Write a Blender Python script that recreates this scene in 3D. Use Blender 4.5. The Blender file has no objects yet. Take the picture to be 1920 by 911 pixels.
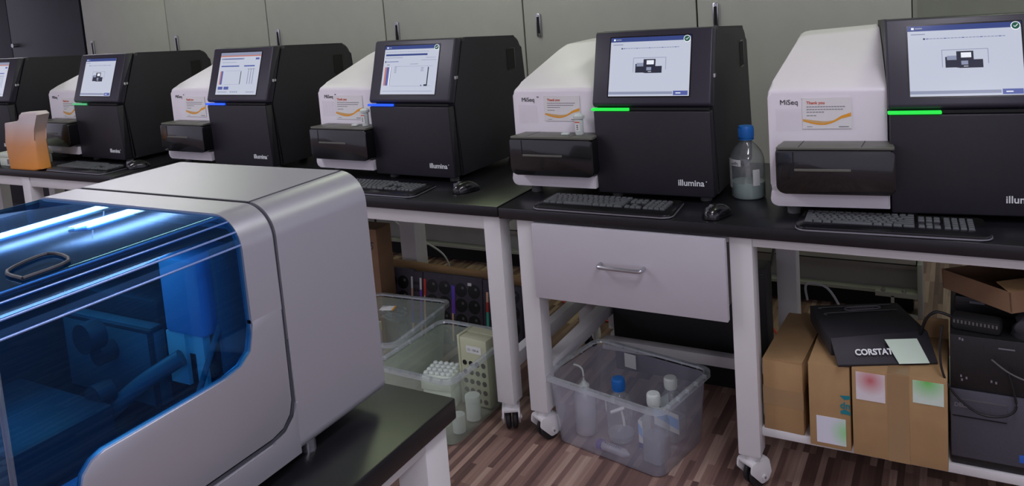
import bpy, bmesh, math, random
from mathutils import Vector, Matrix, Euler
random.seed(7)
C = bpy.context.scene.collection
R = math.radians
PI = math.pi

# ------------------------------------------------------------------ camera
def make_camera():
    yaw, pitch, roll = 0.512505905, 0.113841810, -0.0749524082
    fw = Vector((-math.sin(yaw)*math.cos(pitch), math.cos(yaw)*math.cos(pitch), -math.sin(pitch)))
    r = Vector((math.cos(yaw), math.sin(yaw), 0)); u = r.cross(fw)
    c, s = math.cos(roll), math.sin(roll)
    r2 = r*c + u*s; u2 = -r*s + u*c
    cd = bpy.data.cameras.new('camera'); cam = bpy.data.objects.new('camera', cd); C.objects.link(cam)
    m = Matrix((r2, u2, -fw)).transposed().to_4x4(); m.translation = Vector((0, 0, 1.46498))
    cam.matrix_world = m
    cd.sensor_width = 36; cd.lens = 1507.48/1920*36
    cd.shift_y = -(455.5-162.61)/1920
    cd.clip_start = 0.02
    bpy.context.scene.camera = cam
make_camera()

# ------------------------------------------------------------------ world, exposure, lights
vs = bpy.context.scene.view_settings
vs.view_transform = 'Standard'; vs.look = 'None'; vs.exposure = 0.0; vs.gamma = 1.0; vs.use_curve_mapping = False
w = bpy.data.worlds.new('world'); bpy.context.scene.world = w; w.use_nodes = True
bg = w.node_tree.nodes['Background']; bg.inputs[0].default_value = (0.84, 0.80, 1.0, 1); bg.inputs[1].default_value = 0.70

CEIL = 2.85
def area(name, loc, sx, sy, power, col, rot=(0, 0, 0)):
    l = bpy.data.lights.new(name, 'AREA'); l.shape = 'RECTANGLE'; l.size = sx; l.size_y = sy
    l.energy = power; l.color = col
    o = bpy.data.objects.new(name, l); C.objects.link(o); o.location = loc; o.rotation_euler = rot
    return o
# long lamps hang in rows under the ceiling: the fixtures are built further down, each with its own light
# (x, y, power, colour): green lamps added to wash the cabinet tops; lilac tint imitates colour bands
GREEN, LILAC = (0.74, 1.0, 0.48), (0.88, 0.85, 1.0)
LAMPS = [(-7.3, 4.2, 20, LILAC), (-6.2, 4.4, 20, LILAC), (-4.3, 3.22, 4, GREEN), (-2.0, 3.22, 4, GREEN), (0.3, 3.22, 4, GREEN),
         (-5.3, -1.2, 22, LILAC), (-2.9, 0.9, 24, LILAC), (0.95, -1.3, 22, LILAC), (0.2, 1.2, 15, LILAC)]
LAMP_Z = 2.60

# ------------------------------------------------------------------ materials
MATS = {}
def _new(name):
    m = bpy.data.materials.new(name); m.use_nodes = True
    nt = m.node_tree
    for n in list(nt.nodes): nt.nodes.remove(n)
    out = nt.nodes.new('ShaderNodeOutputMaterial')
    return m, nt, out
def S(v):  # sRGB 0-255 to linear
    def f(c):
        c /= 255.0
        return c/12.92 if c <= 0.04045 else ((c+0.055)/1.055)**2.4
    return (f(v[0]), f(v[1]), f(v[2]), 1)
def pm(name, col, rough=0.5, metal=0.0, spec=0.5, noise=0.06, scale=8.0, bump=0.0, bscale=200.0, coat=0.0):
    m, nt, out = _new(name)
    b = nt.nodes.new('ShaderNodeBsdfPrincipled'); nt.links.new(b.outputs[0], out.inputs[0])
    b.inputs['Roughness'].default_value = rough; b.inputs['Metallic'].default_value = metal
    b.inputs['Specular IOR Level'].default_value = spec; b.inputs['Coat Weight'].default_value = coat
    c = S(col)
    tc = nt.nodes.new('ShaderNodeTexCoord')
    n = nt.nodes.new('ShaderNodeTexNoise'); n.inputs['Scale'].default_value = scale; n.inputs['Detail'].default_value = 4
    nt.links.new(tc.outputs['Object'], n.inputs['Vector'])
    r = nt.nodes.new('ShaderNodeValToRGB')
    r.color_ramp.elements[0].position = 0.3; r.color_ramp.elements[1].position = 0.7
    r.color_ramp.elements[0].color = (c[0]*(1-noise), c[1]*(1-noise), c[2]*(1-noise), 1)
    r.color_ramp.elements[1].color = (min(1, c[0]*(1+noise)), min(1, c[1]*(1+noise)), min(1, c[2]*(1+noise)), 1)
    nt.links.new(n.outputs['Fac'], r.inputs[0]); nt.links.new(r.outputs[0], b.inputs['Base Color'])
    if bump:
        n2 = nt.nodes.new('ShaderNodeTexNoise'); n2.inputs['Scale'].default_value = bscale
        nt.links.new(tc.outputs['Object'], n2.inputs['Vector'])
        bp = nt.nodes.new('ShaderNodeBump'); bp.inputs['Strength'].default_value = bump; bp.inputs['Distance'].default_value = 0.001
        nt.links.new(n2.outputs['Fac'], bp.inputs['Height']); nt.links.new(bp.outputs[0], b.inputs['Normal'])
    return m
def emis(name, col, st=1.0):
    m, nt, out = _new(name)
    b = nt.nodes.new('ShaderNodeBsdfPrincipled'); nt.links.new(b.outputs[0], out.inputs[0])
    b.inputs['Base Color'].default_value = (0.02, 0.02, 0.02, 1); b.inputs['Roughness'].default_value = 0.12
    b.inputs['Emission Color'].default_value = S(col); b.inputs['Emission Strength'].default_value = st
    return m
def clear(name, tint, body, fac, rough=0.1, refl=0.5, glosscol=(1, 1, 1, 1)):
    """see-through sheet: transparent + a little milky body + fresnel reflection"""
    m, nt, out = _new(name)
    t = nt.nodes.new('ShaderNodeBsdfTransparent'); t.inputs[0].default_value = tint
    d = nt.nodes.new('ShaderNodeBsdfPrincipled'); d.inputs['Base Color'].default_value = S(body); d.inputs['Roughness'].default_value = 0.45
    tc = nt.nodes.new('ShaderNodeTexCoord'); n = nt.nodes.new('ShaderNodeTexNoise'); n.inputs['Scale'].default_value = 9
    nt.links.new(tc.outputs['Object'], n.inputs['Vector'])
    mr = nt.nodes.new('ShaderNodeMapRange'); mr.inputs['To Min'].default_value = fac*0.8; mr.inputs['To Max'].default_value = fac*1.2
    nt.links.new(n.outputs['Fac'], mr.inputs['Value'])
    mx = nt.nodes.new('ShaderNodeMixShader'); nt.links.new(mr.outputs[0], mx.inputs[0])
    nt.links.new(t.outputs[0], mx.inputs[1]); nt.links.new(d.outputs[0], mx.inputs[2])
    g = nt.nodes.new('ShaderNodeBsdfGlossy'); g.inputs['Roughness'].default_value = rough; g.inputs['Color'].default_value = glosscol
    lw = nt.nodes.new('ShaderNodeLayerWeight'); lw.inputs['Blend'].default_value = 0.5
    pw_ = nt.nodes.new('ShaderNodeMath'); pw_.operation = 'POWER'; pw_.inputs[1].default_value = 3.5
    nt.links.new(lw.outputs['Facing'], pw_.inputs[0])
    ma = nt.nodes.new('ShaderNodeMath'); ma.operation = 'MULTIPLY_ADD'; ma.inputs[1].default_value = 0.9; ma.inputs[2].default_value = refl*0.16
    nt.links.new(pw_.outputs[0], ma.inputs[0])
    mx2 = nt.nodes.new('ShaderNodeMixShader'); nt.links.new(ma.outputs[0], mx2.inputs[0])
    nt.links.new(mx.outputs[0], mx2.inputs[1]); nt.links.new(g.outputs[0], mx2.inputs[2]); nt.links.new(mx2.outputs[0], out.inputs[0])
    return m
def floor_mat():
    m, nt, out = _new('striped_laminate')
    b = nt.nodes.new('ShaderNodeBsdfPrincipled'); nt.links.new(b.outputs[0], out.inputs[0]); b.inputs['Roughness'].default_value = 0.42
    tc = nt.nodes.new('ShaderNodeTexCoord'); mp = nt.nodes.new('ShaderNodeMapping'); mp.inputs['Rotation'].default_value = (0, 0, R(90))
    nt.links.new(tc.outputs['Object'], mp.inputs['Vector'])
    br = nt.nodes.new('ShaderNodeTexBrick'); nt.links.new(mp.outputs[0], br.inputs['Vector'])
    br.inputs['Scale'].default_value = 1; br.inputs['Brick Width'].default_value = 0.27; br.inputs['Row Height'].default_value = 0.019
    br.inputs['Mortar Size'].default_value = 0.0; br.offset = 0.37; br.offset_frequency = 3
    br.inputs['Color1'].default_value = (0, 0, 0, 1); br.inputs['Color2'].default_value = (1, 1, 1, 1); br.inputs['Bias'].default_value = 0
    r = nt.nodes.new('ShaderNodeValToRGB'); e = r.color_ramp.elements
    cols = [(92, 70, 64), (112, 86, 78), (134, 106, 96), (156, 128, 114), (182, 156, 140)]
    e[0].color = S(cols[0]); e[1].color = S(cols[4]); e[0].position = 0.0; e[1].position = 1.0
    for i in (1, 2, 3):
        q = e.new(i/4.0); q.color = S(cols[i])
    nt.links.new(br.outputs['Color'], r.inputs[0])
    mp2 = nt.nodes.new('ShaderNodeMapping'); mp2.inputs['Scale'].default_value = (140, 5, 1); nt.links.new(tc.outputs['Object'], mp2.inputs['Vector'])
    n = nt.nodes.new('ShaderNodeTexNoise'); n.inputs['Scale'].default_value = 1; n.inputs['Detail'].default_value = 5
    nt.links.new(mp2.outputs[0], n.inputs['Vector'])
    mr = nt.nodes.new('ShaderNodeMapRange'); mr.inputs['From Min'].default_value = .3; mr.inputs['From Max'].default_value = .7
    mr.inputs['To Min'].default_value = .8; mr.inputs['To Max'].default_value = 1.12
    nt.links.new(n.outputs['Fac'], mr.inputs['Value'])
    mx = nt.nodes.new('ShaderNodeVectorMath'); mx.operation = 'SCALE'
    nt.links.new(r.outputs[0], mx.inputs[0]); nt.links.new(mr.outputs[0], mx.inputs['Scale'])
    nt.links.new(mx.outputs[0], b.inputs['Base Color'])
    return m
def blot(name, base, spot, loc, radius):
    """paper with one soft round coloured smudge on it (object coordinates)"""
    m, nt, out = _new(name)
    b = nt.nodes.new('ShaderNodeBsdfPrincipled'); nt.links.new(b.outputs[0], out.inputs[0]); b.inputs['Roughness'].default_value = 0.7
    tc = nt.nodes.new('ShaderNodeTexCoord'); d = nt.nodes.new('ShaderNodeVectorMath'); d.operation = 'DISTANCE'
    nt.links.new(tc.outputs['Object'], d.inputs[0]); d.inputs[1].default_value = loc
    mr = nt.nodes.new('ShaderNodeMapRange'); mr.inputs['From Max'].default_value = radius
    nt.links.new(d.outputs['Value'], mr.inputs['Value'])
    mx = nt.nodes.new('ShaderNodeMix'); mx.data_type = 'RGBA'
    nt.links.new(mr.outputs[0], mx.inputs[0]); mx.inputs[6].default_value = S(spot); mx.inputs[7].default_value = S(base)
    nt.links.new(mx.outputs[2], b.inputs['Base Color'])
    return m

M = {}
M['floor'] = floor_mat()
M['door'] = pm('cabinet_laminate', (176, 178, 168), 0.55, noise=0.03)
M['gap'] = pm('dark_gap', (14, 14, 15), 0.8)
M['darkcab'] = pm('dark_cabinet_paint', (30, 30, 42), 0.45, noise=0.1)
M['wall'] = pm('wall_paint', (188, 196, 180), 0.8, noise=0.03)
M['ceil'] = pm('ceiling_tile', (205, 205, 205), 0.9)
M['whitemetal'] = pm('white_powder_coat', (214, 214, 214), 0.45, noise=0.02)
M['basemetal'] = pm('base_channel_paint', (150, 150, 144), 0.5, noise=0.06)
M['top'] = pm('black_worktop', (26, 26, 30), 0.30, noise=0.15, scale=30, bump=0.05)
M['drawer'] = pm('drawer_laminate', (190, 188, 194), 0.5, noise=0.02)
M['chrome'] = pm('brushed_chrome', (190, 190, 196), 0.25, metal=0.9, noise=0.03)
M['black'] = pm('black_textured_plastic', (33, 31, 38), 0.52, noise=0.08, scale=60, bump=0.25, bscale=700)
M['bezel'] = pm('black_satin_bezel', (44, 42, 54), 0.40, noise=0.05, bump=0.05)
M['gloss'] = pm('black_gloss_plastic', (16, 17, 20), 0.20, noise=0.05, coat=0.5)
M['glosstop'] = pm('dark_grey_satin_plastic', (96, 97, 88), 0.42, noise=0.04)
M['whitep'] = pm('white_plastic', (226, 222, 226), 0.42, noise=0.02)
M['logo_dark'] = pm('logo_dark_grey', (46, 46, 50), 0.6)
M['logo_white'] = pm('logo_white', (232, 236, 236), 0.5)
M['rubber'] = pm('grey_rubber', (92, 92, 92), 0.7)
M['blackrub'] = pm('black_rubber', (26, 24, 28), 0.6)
M['ledg'] = emis('led_green', (30, 225, 70), 1.1)
M['ledb'] = emis('led_blue', (30, 90, 240), 1.1)
M['ledg2'] = emis('led_pale_green', (70, 190, 120), 0.8)
M['scr'] = emis('screen_pale', (200, 206, 224), 0.88)
M['scrhdr'] = emis('screen_header_blue', (52, 72, 140), 0.8)
M['scrtxt'] = emis('screen_dark_text', (40, 44, 66), 0.7)
M['scrmid'] = emis('screen_mid_grey', (150, 158, 186), 0.8)
M['scrblue'] = emis('screen_button_blue', (84, 98, 168), 0.85)
M['scrgrn'] = emis('screen_badge_green', (20, 90, 70), 0.8)
M['scrwhite'] = emis('screen_white', (236, 240, 250), 0.95)
M['scrred'] = emis('screen_red', (200, 130, 120), 0.8)
M['paper'] = pm('white_card', (224, 224, 222), 0.6, noise=0.01)
M['orange'] = pm('orange_ink', (232, 160, 40), 0.6)
M['tan'] = pm('tan_ink', (212, 170, 110), 0.6)
M['redink'] = pm('red_ink', (206, 86, 50), 0.6)
M['greyink'] = pm('grey_ink', (120, 118, 124), 0.6)
M['sleeve'] = clear('clear_sleeve', (1, 1, 1, 1), (226, 222, 226), 0.07, rough=0.2, refl=0.06)
M['key'] = pm('key_plastic', (84, 88, 90), 0.45, noise=0.04)
M['kbd'] = pm('keyboard_black', (18, 18, 21), 0.22, noise=0.04)
M['silver'] = pm('silver_trim', (150, 152, 160), 0.3, metal=0.6)
M['instr'] = pm('silver_metallic_paint', (178, 178, 186), 0.36, metal=0.45, noise=0.015, scale=3)
M['seam'] = pm('seam_shadow_rubber', (62, 64, 72), 0.6)
M['hood'] = clear('blue_tinted_hood', (0.30, 0.66, 0.88, 1), (10, 50, 150), 0.015, rough=0.015, refl=0.38, glosscol=(0.30, 0.60, 1, 1))
M['streakpale'] = pm('pale_light_streak', (150, 180, 240), 0.12, metal=0.5, noise=0.02)  # pale colour stands in for highlights on the hood bend
M['inner'] = pm('interior_black', (50, 50, 60), 0.5)
M['innerblue'] = pm('interior_blue_grey', (150, 190, 235), 0.4)
M['innerpale'] = pm('interior_pale', (235, 245, 240), 0.45)
M['innergrey'] = pm('interior_grey', (104, 116, 124), 0.4)
M['bin'] = clear('translucent_bin_plastic', (0.93, 0.95, 0.96, 1), (214, 218, 236), 0.28, rough=0.15, refl=0.25)
M['bingreen'] = clear('milky_bin_plastic', (0.9, 0.94, 0.9, 1), (208, 226, 208), 0.30, rough=0.2, refl=0.22)
M['binrim'] = clear('bin_rim_plastic', (0.92, 0.95, 0.95, 1), (206, 216, 222), 0.34, rough=0.15, refl=0.3)
M['glass'] = clear('clear_glass', (0.93, 0.96, 0.95, 1), (214, 222, 226), 0.11, rough=0.03, refl=0.45)
M['liquid'] = clear('clear_liquid', (0.85, 0.88, 0.9, 1), (215, 220, 228), 0.38, rough=0.05, refl=0.35)
M['milky'] = clear('milky_liquid', (0.8, 0.85, 0.85, 1), (196, 214, 206), 0.75, rough=0.2, refl=0.3)
M['ldpe'] = clear('soft_bottle_plastic', (0.95, 0.95, 0.95, 1), (210, 212, 220), 0.62, rough=0.3, refl=0.2)
M['bluecap'] = pm('blue_cap_plastic', (28, 110, 190), 0.4)
M['whitecap'] = pm('white_cap_plastic', (206, 216, 210), 0.45)
M['purple'] = pm('purple_cap_plastic', (66, 62, 160), 0.4)
M['label'] = pm('white_label', (216, 220, 216), 0.65)
M['lblue'] = pm('light_blue_label', (130, 180, 230), 0.6)
M['navy'] = pm('navy_label', (56, 52, 120), 0.6)
M['card'] = pm('cardboard', (166, 134, 92), 0.8, noise=0.07, scale=14)
M['card2'] = pm('cardboard_brown', (132, 102, 76), 0.8, noise=0.07, scale=14)
M['tape'] = pm('packing_tape', (156, 128, 92), 0.35, noise=0.03)
M['teal'] = pm('teal_print', (20, 120, 130), 0.6)
M['corblack'] = pm('black_corrugated', (40, 39, 44), 0.6, noise=0.1, bump=0.1)
M['pcblack'] = pm('computer_black', (24, 24, 26), 0.45, noise=0.2, scale=120, bump=0.4, bscale=400)
M['pcgrey'] = pm('computer_grey', (74, 74, 84), 0.5, noise=0.06, scale=160, bump=0.2, bscale=500)
M['foam'] = pm('black_foam', (70, 66, 76), 0.85, noise=0.1, scale=60)
M['hole'] = pm('foam_hole_black', (8, 8, 9), 0.5)
M['rack'] = pm('beige_rack_plastic', (186, 190, 160), 0.5)
M['rackw'] = pm('white_rack_plastic', (212, 224, 206), 0.5)
M['cablew'] = pm('white_cable', (180, 180, 184), 0.5)
M['cableb'] = pm('black_cable', (20, 20, 22), 0.5)
M['cabler'] = pm('red_cable', (200, 60, 56), 0.5)
M['lamp'] = emis('lamp_tube', (255, 252, 236), 6.0)
M['lampbody'] = pm('lamp_housing', (210, 210, 210), 0.5)
M['intel'] = pm('blue_sticker', (40, 96, 190), 0.4)
M['pred'] = pm('strip_red', (200, 60, 44), 0.6); M['pviolet'] = pm('strip_violet', (118, 70, 190), 0.6)
M['pteal'] = pm('strip_teal', (60, 190, 160), 0.6); M['ppeach'] = pm('strip_peach', (226, 184, 150), 0.6); M['pblue'] = pm('strip_blue', (70, 80, 200), 0.6)

# ------------------------------------------------------------------ mesh helpers
def rpoly(pts, rads, seg=5):
    """polygon with rounded corners; rads: one radius or list"""
    n = len(pts); out = []
    if not isinstance(rads, (list, tuple)): rads = [rads]*n
    for i in range(n):
        p = Vector(pts[i]); a = Vector(pts[i-1]) - p; b = Vector(pts[(i+1) % n]) - p
        r = rads[i]
        if r <= 0: out.append(tuple(p)); continue
        la, lb = a.length, b.length; a.normalize(); b.normalize()
        ang = a.angle(b); t = min(r/math.tan(ang/2), la*0.49, lb*0.49); r = t*math.tan(ang/2)
        p0 = p + a*t; p1 = p + b*t
        bis = (a+b).normalized(); c = p + bis*(r/math.sin(ang/2))
        v0 = p0 - c; v1 = p1 - c
        a0 = math.atan2(v0.y, v0.x); a1 = math.atan2(v1.y, v1.x); d = a1-a0
        while d > PI: d -= 2*PI
        while d < -PI: d += 2*PI
        for k in range(seg+1):
            q = a0 + d*k/seg; out.append((c.x+r*math.cos(q), c.y+r*math.sin(q)))
    return out

class MB:
    def __init__(s): s.bm = bmesh.new(); s.mats = []; s.T = Matrix.Identity(4)
    def mi(s, m):
        if m not in s.mats: s.mats.append(m)
        return s.mats.index(m)
    def _add(s, vs, fs, m, smooth=True):
        i = s.mi(m); bv = [s.bm.verts.new(s.T @ Vector(v)) for v in vs]; out = []
        for f in fs:
            try: fc = s.bm.faces.new([bv[k] for k in f])
            except ValueError: continue
            fc.material_index = i; fc.smooth = smooth; out.append(fc)
        return bv, out
    def _bevel(s, faces, w, seg=2):
        es = list({e for f in faces for e in f.edges})
        if w > 0: bmesh.ops.bevel(s.bm, geom=es, offset=w, segments=seg, profile=0.5, affect='EDGES')
    def box(s, x0, x1, y0, y1, z0, z1, m, bev=0.0, seg=2):
        vs = [(x, y, z) for z in (z0, z1) for y in (y0, y1) for x in (x0, x1)]
        fs = [(0, 2, 3, 1), (4, 5, 7, 6), (0, 1, 5, 4), (2, 6, 7, 3), (0, 4, 6, 2), (1, 3, 7, 5)]
        _, f = s._add(vs, fs, m); s._bevel(f, bev, seg); return s
    def hexa(s, b4, t4, m, bev=0.0):
        vs = list(b4)+list(t4)
        fs = [(3, 2, 1, 0), (4, 5, 6, 7)] + [(i, (i+1) % 4, 4+(i+1) % 4, 4+i) for i in range(4)]
        _, f = s._add(vs, fs, m); s._bevel(f, bev); return s
    def prism(s, poly, ax, a0, a1, m, bev=0.0, seg=2):
        """extrude a 2D polygon along axis: ax 'x' poly=(y,z), 'y' poly=(x,z), 'z' poly=(x,y)"""
        def P(p, a): return {'x': (a, p[0], p[1]), 'y': (p[0], a, p[1]), 'z': (p[0], p[1], a)}[ax]
        n = len(poly); vs = [P(p, a0) for p in poly]+[P(p, a1) for p in poly]
        fs = [tuple(range(n)), tuple(range(2*n-1, n-1, -1))] + [(i, (i+1) % n, n+(i+1) % n, n+i) for i in range(n)]
        bv, f = s._add(vs, fs, m)
        if bev > 0:
            es = list({e for e in f[0].edges} | {e for e in f[1].edges})
            bmesh.ops.bevel(s.bm, geom=es, offset=bev, segments=seg, profile=0.5, affect='EDGES')
        return s
    def lathe(s, prof, c, m, seg=24, axis=None):
        """prof: [(r, z)...] about the z axis through c; axis: Matrix for other orientation"""
        vs = []; fs = []; A = axis or Matrix.Identity(3)
        for r, z in prof:
            for k in range(seg):
                a = 2*PI*k/seg; vs.append(tuple(Vector(c) + A @ Vector((max(r, 1e-5)*math.cos(a), max(r, 1e-5)*math.sin(a), z))))
        for i in range(len(prof)-1):
            for k in range(seg):
                k2 = (k+1) % seg; fs.append((i*seg+k, i*seg+k2, (i+1)*seg+k2, (i+1)*seg+k))
        if prof[0][0] > 1e-4: fs.append(tuple(range(seg-1, -1, -1)))
        if prof[-1][0] > 1e-4: fs.append(tuple((len(prof)-1)*seg+k for k in range(seg)))
        s._add(vs, fs, m); return s
    def cyl(s, p0, p1, r, m, seg=20, r2=None):
        p0, p1 = Vector(p0), Vector(p1); d = p1-p0
        A = d.to_track_quat('Z', 'Y').to_matrix()
        return s.lathe([(r, 0), (r if r2 is None else r2, d.length)], p0, m, seg, A)
    def tube(s, pts, r, m, seg=8, sub=6):
        P = [Vector(p) for p in pts]; path = []
        for i in range(len(P)-1):
            a = P[max(i-1, 0)]; b = P[i]; c = P[i+1]; d = P[min(i+2, len(P)-1)]
            for k in range(sub):
                t = k/sub
                path.append(0.5*((2*b)+(-a+c)*t+(2*a-5*b+4*c-d)*t*t+(-a+3*b-3*c+d)*t**3))
        path.append(P[-1]); vs = []; fs = []
        for i, q in enumerate(path):
            t = (path[min(i+1, len(path)-1)]-path[max(i-1, 0)]).normalized()
            A = t.to_track_quat('Z', 'Y').to_matrix()
            for k in range(seg):
                a = 2*PI*k/seg; vs.append(tuple(q + A @ Vector((r*math.cos(a), r*math.sin(a), 0))))
        for i in range(len(path)-1):
            for k in range(seg):
                k2 = (k+1) % seg; fs.append((i*seg+k, i*seg+k2, (i+1)*seg+k2, (i+1)*seg+k))
        fs.append(tuple(range(seg-1, -1, -1))); fs.append(tuple((len(path)-1)*seg+k for k in range(seg)))
        s._add(vs, fs, m); return s
    def quad(s, a, b, c, d, m):
        s._add([a, b, c, d], [(0, 1, 2, 3)], m); return s
    def text(s, txt, size, mat4, m, depth=0.0004, bold=0.0, align='LEFT'):
        cu = bpy.data.curves.new('lettering', 'FONT'); cu.body = txt; cu.size = size; cu.extrude = depth; cu.offset = bold
        cu.align_x = align; cu.resolution_u = 3
        o = bpy.data.objects.new('lettering', cu); C.objects.link(o)
        dg = bpy.context.evaluated_depsgraph_get(); dg.update()
        me = bpy.data.meshes.new_from_object(o.evaluated_get(dg))
        vs = [tuple(mat4 @ v.co) for v in me.vertices]; fs = [tuple(p.vertices) for p in me.polygons]
        s._add(vs, fs, m, smooth=False)
        bpy.data.objects.remove(o); bpy.data.curves.remove(cu); bpy.data.meshes.remove(me)
        return s
    def build(s, name, parent=None, ang=40, recalc=True):
        if recalc: bmesh.ops.recalc_face_normals(s.bm, faces=s.bm.faces[:])
        me = bpy.data.meshes.new(name); s.bm.to_mesh(me); s.bm.free()
        for m in s.mats: me.materials.append(m)
        try: me.set_sharp_from_angle(angle=R(ang))
        except Exception: pass
        o = bpy.data.objects.new(name, me); C.objects.link(o)
        if parent: o.parent = parent
        return o
def fr(x, y, z, rot=0.0):
    """frame whose local x,y lie on a wall facing -y (text frame)"""
    return Matrix.Translation((x, y, z)) @ Matrix.Rotation(rot, 4, 'Y') @ Matrix.Rotation(PI/2, 4, 'X')
def tag(o, label, cat, group=None, kind=None):
    o['label'] = label; o['category'] = cat
    if group: o['group'] = group
    if kind: o['kind'] = kind
    return o
def thing(name, label, cat, loc=(0, 0, 0), rz=0.0, group=None):
    o = bpy.data.objects.new(name, None); o.empty_display_size = 0.05; C.objects.link(o); o.location = loc; o.rotation_euler = (0, 0, rz)
    return tag(o, label, cat, group)
def struct(name, mb, ang=40):
    o = mb.build(name, ang=ang); o['kind'] = 'structure'; return o
def dup(o, parent=None):
    c = o.copy(); C.objects.link(c)
    if parent: c.parent = parent
    for ch in o.children: dup(ch, c)
    return c
def recolor(o, old, new):
    """give a copied part its own mesh with one material exchanged"""
    o.data = o.data.copy()
    for i, m in enumerate(o.data.materials):
        if m == old: o.data.materials[i] = new

# ------------------------------------------------------------------ the room
TZ = 0.792       # bench top height
b = MB(); b.box(-11, 5, -5, 6.3, -0.05, 0, M['floor']); struct('floor', b)
b = MB(); b.box(-11, 5, -3.2, 6.3, CEIL, CEIL+0.05, M['ceil']); struct('ceiling', b)
b = MB(); b.box(-11, 5, 6.2, 6.3, 0, CEIL, M['wall']); struct('wall_back', b)
b = MB(); b.box(-0.16, 5, 6.18, 6.2, 0, 0.10, M['basemetal']); struct('baseboard_back', b)

def cabinet(x0, x1, label, group='pale tall cabinet units behind the benches'):
    w_ = x1-x0
    t = thing('tall_cabinet', label, 'cabinet', (x0, 3.6, 0), 0, group)
    b = MB(); b.box(0.0, w_, 0.022, 0.42, 0.20, 2.10, M['door'])
    b.box(0, w_, 0.018, 0.021, 0.215, 2.10, M['gap']); b.build('carcass', t)
    b = MB(); b.box(0.004, w_-0.004, 0, 0.017, 0.225, 2.09, M['door'], 0.002); d = b.build('door', t)
    b = MB(); b.prism(rpoly([(0.076, 1.243), (0.100, 1.243), (0.100, 1.362), (0.076, 1.362)], 0.008), 'y', -0.012, 0.0, M['chrome'], 0.002)
    b.box(0.081, 0.095, -0.0135, -0.012, 1.262, 1.345, M['gap']); b.cyl((0.088, -0.016, 1.352), (0.088, -0.012, 1.352), 0.006, M['chrome'])
    h = b.build('handle', d); h['label'] = 'chrome handle'
    b = MB()
    b.box(0, w_, 0.02, 0.05, 0.20, 0.225, M['basemetal']); b.box(0, w_, 0.05, 0.058, 0.105, 0.20, M['basemetal'])
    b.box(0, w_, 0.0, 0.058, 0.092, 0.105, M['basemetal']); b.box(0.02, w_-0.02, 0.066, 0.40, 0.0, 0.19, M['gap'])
    b.build('base_channel', t)
    return t
seams = [-5.53, -4.63, -3.71, -2.81, -1.93, -1.04, -0.165]
cl = ['pale tall cabinet unit beside the dark cupboard, leftmost of the pale cabinets',
      'pale tall cabinet unit standing behind the sequencer with pale green light bar',
      'pale tall cabinet unit behind the left sequencer with blue light bar',
      'pale tall cabinet unit behind the right sequencer with blue light bar',
      'pale tall cabinet unit directly behind the sequencer left of the glass bottle',
      'pale tall cabinet unit behind the glass bottle, rightmost of the row']
for i in range(6): cabinet(seams[i], seams[i+1], cl[i])
# end bracket of the cabinet base with two bolts
t = thing('base_end_bracket', 'pale metal end bracket with two bolts at right end of the cabinet base', 'bracket', (-0.165, 3.6, 0))
b = MB(); b.box(0.001, 0.02, -0.02, 0.10, 0.0, 0.235, M['basemetal'], 0.002)
b.box(-0.10, 0.001, -0.02, 0.0, 0.0, 0.012, M['basemetal']); b.box(-0.10, -0.088, -0.02, 0.0, 0.0, 0.09, M['basemetal'])
b.box(-0.16, 0.001, -0.02, -0.0005, 0.085, 0.105, M['basemetal']); b.build('bracket_plate', t)
for dx in (-0.05, -0.13):
    b = MB(); b.cyl((dx, -0.01, 0.105), (dx, -0.01, 0.125), 0.004, M['chrome'], 10); b.cyl((dx, -0.01, 0.105), (dx, -0.01, 0.112), 0.010, M['chrome'], 6); b.build('bolt', t)

t = thing('dark_cupboard', 'tall near-black cupboard at far left behind the benches', 'cabinet', (-5.55, 3.6, 0))
b = MB(); b.box(-2.8, 0, 0.02, 0.5, 0, 2.1, M['darkcab']); b.build('carcass', t)
for i in range(3):
    b = MB(); b.box(-0.92*(i+1)+0.004, -0.92*i-0.004, 0, 0.02, 0.08, 2.09, M['darkcab'], 0.002); d = b.build('door', t)
    b = MB(); b.cyl((-0.92*i-0.86, -0.03, 1.36), (-0.92*i-0.86, 0.0, 1.36), 0.016, M['chrome']); h = b.build('knob', d)

# ceiling lamps
for i, (x, y, pw, lc) in enumerate(LAMPS):
    where = ['leftmost of all', 'second from the left, behind the cabinets', 'added for green wash above the far left bench', 'added for green wash above the left bench',
             'added for green wash above the right end of the drawer bench', 'front left of the room', 'above the silver instrument', 'behind the camera on the right', 'just in front of the drawer bench'][i]
    t = thing('ceiling_lamp', 'long twin tube ceiling lamp, ' + where, 'lamp', (x, y, LAMP_Z), 0, 'twin tube ceiling lamps')
    b = MB(); b.box(-0.16, 0.16, -0.62, 0.62, 0.02, 0.06, M['lampbody'], 0.004)
    for s in (-0.5, 0.5): b.cyl((0, s, 0.06), (0, s, CEIL-LAMP_Z), 0.004, M['lampbody'], 8)
    b.build('housing', t)
    for s in (-1, 1):
        b = MB(); b.cyl((s*0.09, -0.6, 0), (s*0.09, 0.6, 0), 0.018, M['lamp'], 12); b.build('tube', t)
    l = area('lamp_light', (x, y, LAMP_Z-0.03), 0.32, 1.24, pw, lc)
    l = area('added_uplight', (x, y, LAMP_Z+0.07), 0.32, 1.24, pw*0.5, lc, (PI, 0, 0))  # extra fill added to brighten the ceiling mirrored in the hood

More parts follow.
